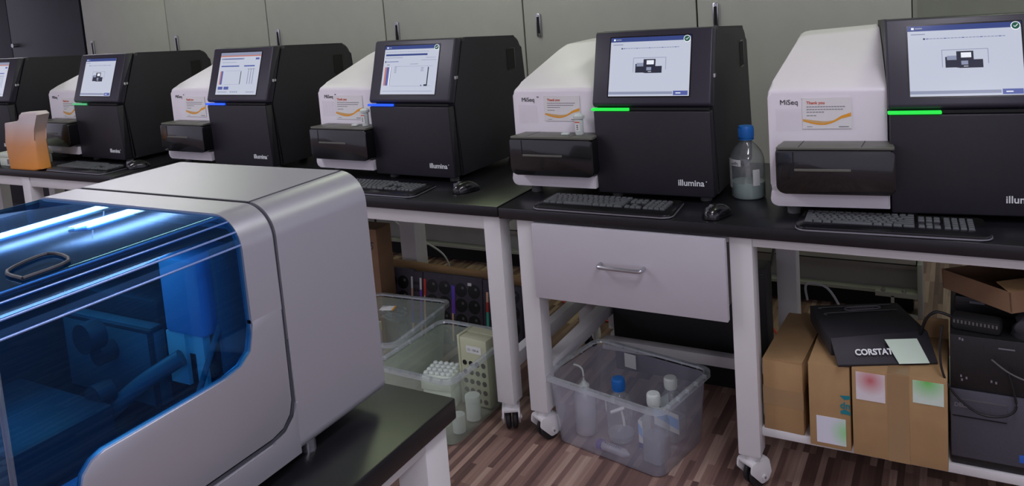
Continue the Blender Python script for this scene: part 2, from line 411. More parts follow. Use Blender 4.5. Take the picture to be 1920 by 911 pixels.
# ------------------------------------------------------------------ benches
def leg_part(t, x, y, wdt=0.063, z1=TZ-0.036, steer=0.0):
    b = MB(); b.box(x, x+wdt, y, y+wdt, 0.108, z1, M['whitemetal'], 0.003); lg = b.build('leg', t)
    cx, cy = x+wdt/2, y+wdt/2
    b = MB(); b.cyl((cx, cy, 0.088), (cx, cy, 0.108), 0.024, M['whitemetal'])
    A = Matrix.Rotation(steer, 3, 'Z'); c = Vector((cx, cy, 0))
    def q(p): return tuple(c + A @ Vector(p))
    b.T = Matrix.Translation((cx, cy, 0)) @ Matrix.Rotation(steer, 4, 'Z')
    b.box(-0.029, 0.029, -0.03, 0.036, 0.074, 0.090, M['whitemetal'], 0.006)
    for s in (-1, 1):
        pr = rpoly([(-0.03, 0.088), (-0.034, 0.060), (0.006, 0.018), (0.032, 0.022), (0.044, 0.044), (0.036, 0.088)], 0.008)
        b.prism(pr, 'x', s*0.024, s*0.030, M['whitemetal'], 0.0015)
        b.cyl((s*0.030, 0.014, 0.037), (s*0.034, 0.014, 0.037), 0.009, M['whitemetal'], 12)
        b.cyl((s*0.034, 0.014, 0.037), (s*0.0355, 0.014, 0.037), 0.004, M['chrome'], 10)
    cs = b.build('caster', lg)
    b = MB(); b.T = Matrix.Translation((cx, cy, 0)) @ Matrix.Rotation(steer, 4, 'Z')
    for s in (-1, 1):
        b.lathe([(0.0, -0.0085), (0.030, -0.0085), (0.036, -0.005), (0.036, 0.005), (0.030, 0.0085), (0.0, 0.0085)], (s*0.0115, 0.014, 0.037), M['blackrub'], 24, Matrix.Rotation(PI/2, 3, 'Y'))
    w_ = b.build('caster_wheel', lg); w_['label'] = 'black twin wheel'
    return lg
def bench_top(t, x0, x1, y0=2.155, y1=2.93):
    b = MB(); b.box(x0, x1, y0, y1, TZ-0.036, TZ, M['top'], 0.003); return b.build('bench_top', t)
def rail(t, x0, x1, y0, y1, z0, z1, name='rail'):
    b = MB(); b.box(x0, x1, y0, y1, z0, z1, M['whitemetal'], 0.002); return b.build(name, t)

# left bench (two sequencers)
lb = thing('lab_bench', 'white lab bench with black top standing over the grey foam trays and translucent bins', 'bench', (0, 0, 0))
bench_top(lb, -3.29, -1.306, 2.165, 2.93)
rail(lb, -3.22, -1.373, 2.185, 2.215, TZ-0.085, TZ-0.037); rail(lb, -3.22, -1.373, 2.86, 2.90, TZ-0.085, TZ-0.037)
for x, y, st in ((-1.373, 2.18, 0.5), (-2.25, 2.85, 0.2), (-3.22, 2.18, 0), (-3.22, 2.85, 0.4), (-1.373, 2.85, 0)):
    leg_part(lb, x, y, 0.063 if y < 2.5 else 0.085 if x == -2.25 else 0.063, steer=st)
rail(lb, -1.365, -1.33, 2.245, 2.85, 0.20, 0.25, 'side_rail'); rail(lb, -1.36, -1.33, 2.245, 2.85, TZ-0.085, TZ-0.037, 'side_rail')
# far left bench
fb = thing('lab_bench', 'white lab bench with black top at far left under the orange pouch', 'bench', (0, 0, 0))
bench_top(fb, -5.6, -3.31, 2.20, 2.95)
rail(fb, -5.5, -4.06, 2.215, 2.245, TZ-0.085, TZ-0.037); rail(fb, -3.99, -3.40, 2.215, 2.245, TZ-0.085, TZ-0.037)
rail(fb, -5.5, -3.40, 2.86, 2.90, TZ-0.085, TZ-0.037)
for x, y in ((-4.055, 2.21), (-3.40, 2.21), (-5.55, 2.21), (-4.95, 2.85), (-3.40, 2.85), (-5.55, 2.85)): leg_part(fb, x, y)
rail(fb, -4.045, -4.01, 2.275, 2.85, 0.20, 0.25, 'side_rail')

# drawer bench
db = thing('lab_bench', 'long white lab bench with black top, grey drawer and lower shelf', 'bench', (0, 0, 0))
bench_top(db, -1.298, 1.25)
L2 = -0.568
rail(db, -1.18, L2, 2.185, 2.215, TZ-0.060, TZ-0.037); rail(db, L2+0.063, 1.15, 2.175, 2.21, TZ-0.064, TZ-0.037)
rail(db, -1.24, 1.15, 2.86, 2.90, TZ-0.085, TZ-0.037)
for x, y, st in ((-1.243, 2.172, -0.5), (L2, 2.172, -0.55), (1.15, 2.172, 0), (-1.243, 2.85, 0), (L2-0.012, 2.85, 0.3), (1.15, 2.85, 0)):
    leg_part(db, x, y, 0.063 if y < 2.5 else 0.068, steer=st)
rail(db, -1.235, -1.19, 2.237, 2.85, 0.205, 0.25, 'side_rail')
rail(db, L2+0.012, L2+0.055, 2.237, 2.85, 0.14, 0.185, 'side_rail')
rail(db, -1.19, L2+0.012, 2.66, 2.70, 0.115, 0.155, 'stretcher')
b = MB(); b.box(L2+0.063, 1.15, 2.20, 2.85, 0.163, 0.187, M['whitemetal'], 0.002); b.build('shelf', db)
# drawer
b = MB(); b.box(-1.176, L2-0.005, 2.145, 2.167, 0.512, 0.752, M['drawer'], 0.002)
b.box(-1.165, L2-0.02, 2.167, 2.60, 0.53, 0.74, M['drawer']); dr = b.build('drawer', db)
b = MB()
hz = 0.6445
b.tube([(-0.947, 2.145, hz), (-0.947, 2.122, hz), (-0.935, 2.116, hz), (-0.88, 2.114, hz), (-0.824, 2.116, hz-0.001), (-0.812, 2.122, hz), (-0.812, 2.145, hz)], 0.0065, M['chrome'], 12)
h = b.build('handle', dr); h['label'] = 'silver bar handle'

# ------------------------------------------------------------------ sequencers
WB, WW, ZL, YT, YB, DD, WR, ZF, HT = 0.378, 0.305, 0.292, 0.081, 0.008, 0.549, 0.047, 0.352, 0.530
def screen_frame():
    """matrix: u right, v up along the tilted front of the display; origin lower-left of black front, unit metres"""
    d = Vector((0, YT, HT-ZL)).normalized(); n = Vector((1, 0, 0)).cross(d)
    m = Matrix(((1, d.x, n.x, -WB), (0, d.y, n.y, 0.0), (0, d.z, n.z, ZL), (0, 0, 0, 1)))
    return m, math.hypot(YT, HT-ZL)
def screen_content(style):
    """list of (u0,u1,v0,v1,material) in 0..1 screen units plus text"""
    q = []
    def r(u0, u1, v0, v1, m): q.append((u0, u1, v0, v1, M[m]))
    if style == 'A':      # finished-run page with a picture of an instrument
        r(0, 1, .925, 1, 'scrhdr'); r(.035, .06, .948, .978, 'scrwhite'); r(.07, .135, .955, .972, 'scrmid')
        r(.03, .16, .872, .886, 'scrmid')
        r(.14, .158, .80, .822, 'scrtxt')
        for k in range(22): r(.165+k*.032, .165+k*.032+.026, .806, .817, 'scrmid' if k % 5 else 'scrblue')
        for a in ((.30, .71, .64, .648), (.30, .306, .40, .648), (.704, .71, .44, .648)): r(*a, 'scrmid')
        r(.33, .45, .395, .545, 'scrtxt'); r(.345, .44, .50, .56, 'scrmid'); r(.43, .58, .39, .62, 'scrtxt'); r(.47, .56, .53, .60, 'scrwhite')
        r(.45, .66, .385, .50, 'scrtxt'); r(.47, .53, .43, .485, 'scrmid'); r(.49, .53, .405, .412, 'scrwhite')
        r(0, .80, .03, .075, 'scrmid'); r(.81, .985, .012, .085, 'scrblue'); r(.84, .90, .04, .055, 'scrwhite')
    elif style == 'B':    # run in progress with plot
        r(0, 1, .925, 1, 'scrhdr'); r(.035, .06, .948, .978, 'scrwhite'); r(.07, .12, .955, .972, 'scrmid')
        for k in range(16): r(.03+k*.05, .03+k*.05+.04, .868, .876, 'scrmid')
        r(.03, .80, .79, .828, 'scrhdr'); r(.03, .35, .745, .755, 'scrmid'); r(.78, .96, .74, .748, 'scrmid')
        r(.025, .045, .655, .685, 'scrtxt'); r(.05, .28, .664, .676, 'scrblue'); r(.70, .97, .69, .698, 'scrmid')
        r(.07, .12, .60, .61, 'scrtxt'); r(.50, .65, .61, .62, 'scrmid')
        r(.04, .075, .18, .56, 'scrred'); r(.075, .12, .18, .56, 'scrblue'); r(.13, .15, .18, .56, 'scrwhite'); r(.15, .155, .18, .56, 'scrtxt')
        r(.22, .92, .568, .573, 'scrmid'); r(.17, .92, .163, .168, 'scrmid')
        for k in range(5): r(.22, .26, .44+.028*k, .452+.028*k, 'scrmid')
        r(.835, .852, .17, .55, 'scrtxt'); r(.79, .84, .168, .20, 'scrtxt'); r(.735, .75, .168, .19, 'scrtxt')
        for k in range(3): r(.71, .76, .47+.03*k, .482+.03*k, 'scrmid')
        r(.03, .95, .06, .068, 'scrmid')
    else:                 # older software page
        r(0, 1, .90, 1, 'scrred'); r(0, 1, .93, 1, 'scrmid')
        r(.03, .60, .83, .865, 'scrmid'); r(.10, .55, .842, .856, 'scrblue'); r(.88, .97, .82, .865, 'scrblue')
        r(.05, .50, .66, .69, 'scrblue'); r(.62, .88, .66, .69, 'scrblue'); r(.05, .42, .76, .77, 'scrmid')
        r(.05, .08, .24, .56, 'scrred'); r(.08, .12, .24, .56, 'scrblue')
        r(.18, .58, .56, .565, 'scrmid'); r(.56, .575, .25, .55, 'scrtxt'); r(.20, .58, .24, .245, 'scrmid')
        for k in range(3): r(.74+.06*k, .755+.06*k, .25, .60, 'scrmid')
        r(.72, .90, .60, .607, 'scrtxt'); r(.04, .16, .12, .19, 'scrblue'); r(.19, .31, .12, .19, 'scrblue')
        for k in range(4): r(.36+.05*k, .39+.05*k, .05, .08, 'scrmid')
        r(.05, .28, .055, .07, 'scrmid'); r(.75, .95, .055, .07, 'scrmid')
    return q

def sequencer(loc, rz, label, led, style, badge=True):
    t = thing('dna_sequencer', label, 'sequencer', (loc[0], loc[1], TZ), rz, 'benchtop sequencers')
    sy = 0.047
    # main black housing behind the seam
    prof = [(YB+sy, 0.02), (sy-0.002, ZL), (YT+sy, HT), (DD, HT-0.026), (DD+0.035, 0.14), (DD+0.02, 0.02)]
    b = MB(); b.prism(rpoly(prof, [0.006, 0.02, 0.02, 0.06, 0.02, 0.01], 6), 'x', -WB+0.002, -0.001, M['black'], 0.016, 4); b.build('housing', t)
    b = MB(); b.box(-0.002, 0.0004, 0.432, 0.490, 0.372, 0.455, M['gap'])
    b.prism(rpoly([(0.428, 0.367), (0.494, 0.367), (0.499, 0.459), (0.438, 0.459)], 0.012), 'x', -0.004, 0.0, M['gloss'], 0.001); b.build('side_vent', t)
    # display bezel
    prof = [(0.001, ZL+0.004), (YT, HT), (YT+sy-0.004, HT), (sy-0.006, ZL+0.004)]
    b = MB(); b.prism(rpoly(prof, [0.016, 0.006, 0.004, 0.004], 5), 'x', -WB, 0.0, M['bezel'], 0.006, 3); bz = b.build('display_bezel', t)
    F, Lh = screen_frame()
    u0, u1 = WB*0.142, WB*0.825; v0, v1 = Lh*0.165, Lh*0.915
    b = MB(); b.T = F
    b.prism(rpoly([(u0-0.004, v0-0.004), (u1+0.004, v0-0.004), (u1+0.004, v1+0.004), (u0-0.004, v1+0.004)], 0.004), 'z', -0.004, 0.0012, M['gloss'])
    b.box(u0, u1, v0, v1, 0.0, 0.0018, M['scr'])
    zz = 0.0019
    for (a0, a1, c0, c1, m) in screen_content(style):
        b.box(u0+(u1-u0)*a0, u0+(u1-u0)*a1, v0+(v1-v0)*c0, v0+(v1-v0)*c1, 0.0015, zz, m); zz += 0.00001
    if badge:
        cx, cy = u0+(u1-u0)*0.955, v0+(v1-v0)*0.945
        b.cyl((cx, cy, 0.0015), (cx, cy, 0.0028), 0.011, M['scrwhite'], 20); b.cyl((cx, cy, 0.0015), (cx, cy, 0.0030), 0.009, M['scrgrn'], 20)
        b.tube([(cx-0.004, cy, 0.0032), (cx-0.001, cy-0.003, 0.0032), (cx+0.005, cy+0.004, 0.0032)], 0.0009, M['scrwhite'], 5, 2)
    s_ = b.build('touchscreen', bz, recalc=True); s_['label'] = 'lit touchscreen'
    # light bar
    b = MB(); b.prism(rpoly([(-WB-0.001, ZL-0.0045), (-WB*0.67, ZL-0.0045), (-WB*0.67, ZL+0.004), (-WB-0.001, ZL+0.004)], 0.002), 'y', -0.0025, 0.008, led)
    b.box(-WB*0.67, -0.004, 0.003, 0.01, ZL-0.003, ZL+0.004, M['gap']); lb_ = b.build('light_bar', t); lb_['label'] = 'glowing status light bar'
    # front door
    prof = [(YB, 0.02), (0.001, ZL-0.006), (sy-0.006, ZL-0.006), (YB+sy-0.004, 0.02)]
    b = MB(); b.prism(rpoly(prof, [0.004, 0.004, 0.003, 0.003], 3), 'x', -WB+0.004, -0.002, M['black'], 0.005, 2); fd = b.build('front_door', t)
    b = MB(); sl = math.atan2(YB, ZL-0.026)
    b.text('illumina', 0.0265, Matrix.Translation((-0.1115, YB-0.0022, 0.0555)) @ Matrix.Rotation(PI/2+sl, 4, 'X'), M['logo_white'], 0.0006, 0.0004)
    b.cyl((-0.0235, YB-0.004, 0.070), (-0.0235, YB-0.002, 0.070), 0.0016, M['logo_white'], 8); b.build('logo', fd)
    # lock on the seam
    b = MB(); b.cyl((-0.002, 0.066, 0.387), (0.004, 0.066, 0.387), 0.006, M['chrome'], 14); b.box(0.0, 0.005, 0.052, 0.058, 0.380, 0.393, M['whitep'], 0.001); b.build('lock', t)
    # white unit
    xl = -WB-WW
    left = [(xl+0.045, 0.035), (xl+0.026, 0.038), (xl+0.011, 0.048), (xl+0.003, 0.063), (xl, 0.085), (xl, ZF-0.02), (xl+0.003, ZF), (xl+0.012, ZF+0.02),
            (xl+0.070, 0.462), (xl+0.076, 0.472), (xl+0.088, 0.479), (xl+0.105, 0.482)]
    outl = left + [(-WB, 0.492), (-WB, ZF), (-WB, 0.035)]
    fy = lambda z: WR + max(0.0, z-ZF)*2.25
    n = len(outl); vs_ = [(x, fy(z), z) for x, z in outl] + [(x, DD-0.01, z) for x, z in outl]
    iF = 6; iR = n-2
    fs_ = [tuple(range(0, iF+1)) + (iR, n-1), tuple(range(iF, iR+1)), tuple(range(2*n-1, n-1, -1))] + [(k, (k+1) % n, n+(k+1) % n, n+k) for k in range(n)]
    b = MB(); _, ff = b._add(vs_, fs_, M['whitep'])
    ed = list({e for e in ff[0].edges} ^ {e for e in ff[1].edges}); ed = [e for e in ed if min(v.co.x for v in e.verts) < -WB-0.001]
    fold = [e for e in ff[0].edges if e in list(ff[1].edges)]
    bmesh.ops.bevel(b.bm, geom=ed+fold, offset=0.011, segments=4, profile=0.5, affect='EDGES')
    b.build('white_housing', t)
    b = MB(); b.text('MiSeq', 0.0200, fr(-0.651, WR-0.0008, 0.311), M['logo_dark'], 0.0005, 0.0)
    b.text('TM', 0.006, fr(-0.594, WR-0.0008, 0.324), M['logo_dark'], 0.0005); b.build('logo', t)
    # reagent compartment block: grey top, glossy front
    x0, x1 = -WB-WW+0.022, -WB+0.012; yf = -0.045
    zt, zb = 0.208, 0.080
    b = MB(); b.prism(rpoly([(x0+0.02, WR+0.02), (x0, yf+0.004), (x1, yf+0.004), (x1-0.004, WR+0.02)], [0, 0.006, 0.006, 0]), 'z', zt-0.008, zt, M['glosstop'], 0.002)
    for fx in (0.20, 0.73):
        xx = x0+(x1-x0)*fx; b.T = Matrix.Identity(4)
        b.hexa([(xx-0.001, yf+0.006, zt-0.001), (xx+0.001, yf+0.006, zt-0.001), (xx+0.013, WR, zt-0.001), (xx+0.011, WR, zt-0.001)],
               [(xx-0.001, yf+0.006, zt+0.0004), (xx+0.001, yf+0.006, zt+0.0004), (xx+0.013, WR, zt+0.0004), (xx+0.011, WR, zt+0.0004)], M['gap'])
    b.build('compartment_top', t)
    b = MB(); b.prism(rpoly([(x0, zb), (x1, zb), (x1, zt-0.009), (x0, zt-0.009)], [0.022, 0.018, 0.012, 0.006], 5), 'y', yf, WR+0.03, M['gloss'], 0.003, 2); cd = b.build('compartment_door', t)
    b = MB(); xa, xb = x0+(x1-x0)*0.16, x0+(x1-x0)*0.64
    b.box(xa, xb, yf-0.002, yf+0.003, 0.143, 0.150, M['glosstop'], 0.001)
    b.box(xa-0.004, xa-0.001, yf-0.0006, yf+0.001, 0.150, zt-0.012, M['gap']); b.build('grip_slot', cd)
    # white lip under the door
    b = MB(); b.prism(rpoly([(-WB-WW, 0.034), (-WB, 0.034), (-WB, 0.074), (-WB-WW+0.006, 0.078)], [0.034, 0.001, 0.001, 0.004], 6), 'y', WR-0.05, WR+0.02, M['whitep'], 0.003); b.build('lower_lip', t)
    for fx in (-0.04, -WB+0.05, -WB-WW+0.06):
        for fy in (0.06, DD-0.06):
            b = MB(); h_ = 0.02 if fx > -0.36 else 0.036
            b.cyl((fx, fy, 0), (fx, fy, h_), 0.018, M['rubber'], 16); b.build('foot', t)
    return t
SEQ = [
    ((0.2086, 2.339), 0.1241, 'black and white sequencer at the right edge, largest, behind the grey keyboard', 'ledg', 'A', True),
    ((-0.6479, 2.336), 0.0218, 'black and white sequencer left of the glass bottle, with bright green light bar', 'ledg', 'A', True),
    ((-1.6204, 2.398), -0.0354, 'black and white sequencer with blue light bar, right one of the two blue ones', 'ledb', 'B', True),
    ((-2.5556, 2.418), -0.0378, 'black and white sequencer with blue light bar, left one of the two blue ones', 'ledb', 'C', False),
    ((-3.5214, 2.402), -0.0591, 'black and white sequencer with pale green light bar right of the orange pouch', 'ledg2', 'A', False),
    ((-4.47, 2.42), -0.06, 'black sequencer cut off by the left edge behind the orange pouch', 'ledg2', 'C', False)]
seqs = [sequencer(l, rz, lab, M[led], st, bd) for (l, rz, lab, led, st, bd) in SEQ]

def on_seq(i, x, y, z=0.0):
    (lx, ly), rz = SEQ[i][0], SEQ[i][1]
    return (lx + x*math.cos(rz)-y*math.sin(rz), ly + x*math.sin(rz)+y*math.cos(rz), TZ+z), rz

# thank-you cards taped to the white fronts
def card_(i, x, z, w_, h_, label, curl=0.0):
    loc, rz = on_seq(i, x, WR-0.002, z)
    t = thing('thank_you_card', label, 'card', loc, rz, 'thank you cards on the sequencers')
    b = MB(); b.box(0, w_, -0.0006, 0.0008, 0, h_, M['paper'])
    y = -0.0012
    b.text('Thank you', h_*0.13, fr(w_*0.09, y, h_*0.80), M['redink'], 0.0003, 0.0002)
    for k, (a, e) in enumerate(((.09, .88), (.09, .84), (.09, .46), (.09, .30))):
        zz = h_*(0.70-0.085*k - (0.03 if k == 3 else 0)); n = int(18*(e-a))
        for q in range(n):
            xa = w_*(a+(e-a)*q/n); b.box(xa, xa+w_*(e-a)/n*0.82, y, -0.0005, zz, zz+h_*0.022, M['greyink'])
    def wave(f0, f1, m, yy):
        pts = []; N = 20
        for k in range(N+1):
            s = k/N; pts.append((w_*(s*0.98+0.01), f0(s)*h_))
        for k in range(N, -1, -1):
            s = k/N; pts.append((w_*(s*0.98+0.01), f1(s)*h_))
        for k in range(N):
            a, b_, c, d = pts[k], pts[k+1], pts[2*N+1-k-1], pts[2*N+1-k]
            b.quad((a[0], yy, a[1]), (b_[0], yy, b_[1]), (c[0], yy, c[1]), (d[0], yy, d[1]), m)
    base = lambda s: 0.27-0.13*math.sin(PI*min(1, s*1.25))+0.36*max(0, s-0.45)**1.5
    wave(lambda s: base(s)-0.02, lambda s: base(s)+0.03+0.16*max(0, s-0.55), M['orange'], -0.0010)
    wave(lambda s: base(s)+0.01, lambda s: base(s)+0.05+0.06*math.sin(5*s), M['tan'], -0.0009)
    b.box(w_*0.74, w_*0.94, y, -0.0005, h_*0.05, h_*0.075, M['greyink']); b.box(w_*0.09, w_*0.2, y, -0.0005, h_*0.06, h_*0.075, M['greyink'])
    b.build('card_face', t)
    return t
card_(0, -0.592, 0.243, 0.126, 0.086, 'white thank you card with orange wave on the rightmost sequencer')
card_(1, -0.566, 0.246, 0.128, 0.084, 'white thank you card behind the small white-capped tube left of the bright green light bar')
card_(2, -0.594, 0.226, 0.148, 0.096, 'white thank you card on the sequencer with the plot, left of its blue bar')
card_(3, -0.585, 0.225, 0.142, 0.094, 'white thank you card on the sequencer behind the silver instrument')
card_(4, -0.560, 0.215, 0.13, 0.100, 'white thank you card right of the orange pouch, farthest of all cards')
# clear plastic sleeves with glints below the lettering
for i, lab in ((0, 'clear plastic sleeve taped under the lettering of the rightmost sequencer'),
               (1, 'clear plastic sleeve taped under the lettering beside the card with the small tube'),
               (2, 'clear plastic sleeve taped under the lettering of the sequencer with the plot')):
    loc, rz = on_seq(i, -0.662, WR-0.002, 0.238)
    b = MB(); N = 8
    for k in range(N):
        x0, x1 = 0.068*k/N, 0.068*(k+1)/N; ya, yb = -0.001-0.0012*(k % 2), -0.001-0.0012*((k+1) % 2)
        b._add([(x0, ya, 0), (x1, yb, 0), (x1, yb+0.0004, 0.052), (x0, ya+0.0006, 0.052), (x1, yb-0.003, 0.062), (x0, ya-0.002, 0.064)], [(0, 1, 2, 3), (3, 2, 4, 5)], M['sleeve'])
    o = b.build('plastic_sleeve', None, 20); o.location = loc; o.rotation_euler = (0, 0, rz); tag(o, lab, 'sleeve', 'clear sleeves on the sequencers')

# small white-capped tube and bit of tape standing on the compartment tops
def vial(i, x, lab, lab2):
    loc, rz = on_seq(i, x, 0.012, 0.2085)
    t = thing('sample_tube', lab, 'tube', loc, rz, 'small tubes on the sequencers')
    b = MB(); b.lathe([(0.0, 0), (0.013, 0), (0.014, 0.004), (0.014, 0.048), (0.011, 0.052)], (0, 0, 0), M['whitecap'], 20); b.build('tube_body', t)
    b = MB(); b.lathe([(0.018, 0.052), (0.019, 0.054), (0.019, 0.062), (0.012, 0.068), (0.0, 0.069)], (0, 0, 0), M['whitecap'], 20); b.build('cap', t)
    b = MB(); b.box(-0.009, 0.009, -0.0155, -0.013, 0.012, 0.046, M['label']); b.box(-0.008, 0.008, -0.0158, -0.0150, 0.040, 0.044, M['redink'])
    for k in range(3): b.box(-0.003, 0.002, -0.0158, -0.0150, 0.018+0.006*k, 0.021+0.006*k, M['logo_dark'])
    b.build('label', t)
    loc, rz = on_seq(i, x-0.045, 0.0, 0.2085)
    o = MB().box(-0.013, 0.013, -0.008, 0.008, 0, 0.007, M['whitecap'], 0.002).build('white_plastic_chip'); o.location = loc; o.rotation_euler = (0, 0, rz); tag(o, lab2, 'plastic piece')
vial(1, -0.43, 'small white-capped tube on the sequencer with bright green bar, left of the glass bottle', 'tiny white plastic piece on the compartment of the sequencer left of the glass bottle')
vial(2, -0.41, 'small white-capped tube on the sequencer with the plot and blue bar', 'tiny white plastic piece on the compartment of the sequencer with the plot')

# ------------------------------------------------------------------ keyboards and mice
def keyboard(loc, rz, label):
    t = thing('keyboard', label, 'keyboard', loc, rz, 'keyboards in front of the sequencers')
    W_, D_ = 0.455, 0.165
    out = rpoly([(-W_/2+0.012, D_/2), (-W_/2, -D_/2), (W_/2, -D_/2), (W_/2-0.012, D_/2)], [0.012, 0.028, 0.028, 0.012], 6)
    b = MB(); b.prism(out, 'z', 0.0, 0.012, M['kbd'], 0.003); base = b.build('base', t)
    ins = rpoly([(-W_/2+0.010, D_/2+0.001), (-W_/2-0.003, -D_/2-0.003), (W_/2+0.003, -D_/2-0.003), (W_/2-0.010, D_/2+0.001)], [0.012, 0.030, 0.030, 0.012], 6)
    b = MB(); b.prism(ins, 'z', 0.002, 0.0055, M['silver'], 0.001); tr = b.build('trim', t); tr['label'] = 'silver trim edge'
    rows = [(0.059, 0.011, [0.9]*14), (0.042, 0.015, [1]*13+[2]), (0.024, 0.015, [1.5]+[1]*12+[1.5]), (0.006, 0.015, [1.75]+[1]*11+[2.25]),
            (-0.012, 0.015, [2.25]+[1]*10+[2.75]), (-0.030, 0.016, [1.3, 1.3, 1.3, 5.6, 1.3, 1.3, 1.3, 1.6])]
    key = {}
    def add(x, y, w_, d_):
        k = (round(w_, 4), round(d_, 4))
        if k not in key:
            b = MB(); b.hexa([(-w_/2, -d_/2, 0), (w_/2, -d_/2, 0), (w_/2, d_/2, 0), (-w_/2, d_/2, 0)],
                             [(-w_/2+.0015, -d_/2+.001, .0055), (w_/2-.0015, -d_/2+.001, .0055), (w_/2-.0015, d_/2-.002, .0062), (-w_/2+.0015, d_/2-.002, .0062)], M['key'], 0.0006)
            o = b.build('key', t); key[k] = o
        else:
            o = key[k].copy(); C.objects.link(o); o.parent = t
        o.location = (x, y, 0.0118)
    U = 0.0178; n = 0
    for y, d_, ws in rows:
        tot = sum(ws); sc = 15.0*U/tot; x = -W_/2+0.020
        for w_ in ws:
            add(x+w_*sc/2, y+0.004, w_*sc-0.0022, d_); x += w_*sc
    x0 = -W_/2+0.020+15*U+0.006
    for r_, (y, d_, _) in enumerate(rows[1:]):
        if r_ in (0, 1):
            for k in range(3): add(x0+U*(k+.5), y+0.004, U-0.0022, d_)
        if r_ == 3: add(x0+U*1.5, y+0.004, U-0.0022, d_)
        if r_ == 4:
            for k in range(3): add(x0+U*(k+.5), y+0.004, U-0.0022, d_)
        x1 = x0+3*U+0.005
        for k in range(4): add(x1+U*(k+.5)*0.98, y+0.004, U-0.0026, d_)
    return t
keyboard((-0.165, 2.238, TZ), 0.055, 'black keyboard with pale keys in front of the rightmost sequencer')
keyboard((-0.955, 2.243, TZ), 0.0, 'black keyboard on the drawer bench above the drawer handle')
keyboard((-1.885, 2.272, TZ), -0.01, 'black keyboard half hidden behind the silver instrument on the left bench')
keyboard((-3.625, 2.290, TZ), -0.02, 'black keyboard at far left beside the orange pouch')
def mouse(loc, rz, label):
    t = thing('computer_mouse', label, 'mouse', loc, rz, 'computer mice on the benches')
    b = MB(); N, K = 14, 16; vs = []; fs = []
    for i in range(N+1):
        s = i/N; y = -0.052+0.104*s; wd = 0.030*math.sqrt(max(0.001, 1-(2*s-1)**2))**0.55*(1-0.06*math.sin(PI*s)); h = 0.036*math.sqrt(max(0.0005, 1-(1.9*(s-0.45))**2)) if abs(s-0.45) < 0.52 else 0.004
        for k in range(K+1):
            a = PI*k/K; vs.append((wd*math.cos(a), y, 0.003+h*math.sin(a)**0.8))
    for i in range(N):
        for k in range(K): q = i*(K+1)+k; fs.append((q, q+1, q+K+2, q+K+1))
    fs += [tuple(i*(K+1) for i in range(N+1)) + tuple(i*(K+1)+K for i in range(N, -1, -1))]
    fs += [tuple(range(K, -1, -1)), tuple(N*(K+1)+k for k in range(K+1))]
    b._add(vs, fs, M['gloss']); b.build('shell', t, 60)
    b = MB(); b.cyl((-0.004, -0.025, 0.034), (0.004, -0.025, 0.034), 0.007, M['rubber'], 14); b.build('scroll_wheel', t)
    b = MB(); b.box(-0.0006, 0.0006, -0.05, 0.0, 0.012, 0.0375, M['silver']); b.build('button_gap', t)
    b = MB(); b.box(-0.022, 0.022, -0.040, 0.044, 0, 0.004, M['blackrub'], 0.001); b.build('underside', t)
mouse((-0.612, 2.225, TZ), -0.35, 'black mouse on the drawer bench in front of the glass bottle')
mouse((-1.520, 2.32, TZ), -0.45, 'black mouse on the left bench near the seam between benches')
mouse((-3.36, 2.365, TZ), -0.5, 'black mouse on the far left bench behind the silver instrument')

# ------------------------------------------------------------------ glass bottle with blue cap
def ring_bottle(loc, label, r, h, capm, liquid, group=None, neck=0.026, sq=False, body=None, name='bottle'):
    t = thing(name, label, 'bottle', loc, 0.0, group)
    rn = r*0.42 if neck is None else neck*0.62
    zs = h*0.58
    prof = [(0.0, 0.0), (r*0.9, 0.0), (r, 0.006), (r, zs*0.88), (r*0.95, zs*1.0), (r*0.80, zs*1.14), (r*0.58, zs*1.26), (rn*1.02, zs*1.36), (rn, h*0.90)]
    b = MB(); b.lathe(prof, (0, 0, 0), body or M['glass'], 32)
    b.build('bottle_body', t, 60)
    if liquid:
        lm, lh = liquid; b = MB(); b.lathe([(0.0, 0.002), (r*0.88, 0.002), (r*0.965, 0.008), (r*0.965, lh), (0.0, lh+0.002)], (0, 0, 0), lm, 28); b.build('liquid', t)
    b = MB(); rc = rn*1.32
    b.lathe([(rc*0.98, h*0.832), (rc, h*0.836), (rc, h*0.985), (rc*0.93, h), (0.0, h)], (0, 0, 0), capm, 28)
    for k in range(28):
        a = 2*PI*k/28; b.box(rc*math.cos(a)-0.0008, rc*math.cos(a)+0.0008, rc*math.sin(a)-0.0008, rc*math.sin(a)+0.0008, h*0.85, h*0.97, capm)
    b.lathe([(rc*1.02, h*0.812), (rc*1.02, h*0.828)], (0, 0, 0), capm, 24); c_ = b.build('cap', t)
    return t
def patch(t, r, a0, a1, z0, z1, m, name='label', N=10):
    b = MB()
    for k in range(N):
        p = a0+(a1-a0)*k/N; q = a0+(a1-a0)*(k+1)/N
        b.quad((r*math.cos(p), r*math.sin(p), z0), (r*math.cos(q), r*math.sin(q), z0), (r*math.cos(q), r*math.sin(q), z1), (r*math.cos(p), r*math.sin(p), z1), m)
    return b.build(name, t, recalc=False)
bt = ring_bottle((-0.576, 2.46, TZ), 'clear glass bottle with blue cap and milky contents between two sequencers', 0.052, 0.222, M['bluecap'], (M['milky'], 0.050), neck=0.0275)
patch(bt, 0.0528, R(190), R(262), 0.105, 0.125, M['label'])
patch(bt, 0.0528, R(196), R(222), 0.035, 0.112, M['label'])
patch(bt, 0.0528, R(300), R(325), 0.045, 0.095, M['label'])
b = MB(); b.text('ethph', 0.014, fr(-0.036, -0.0500, 0.110), M['logo_dark'], 0.0002)
o = b.build('handwriting', bt)

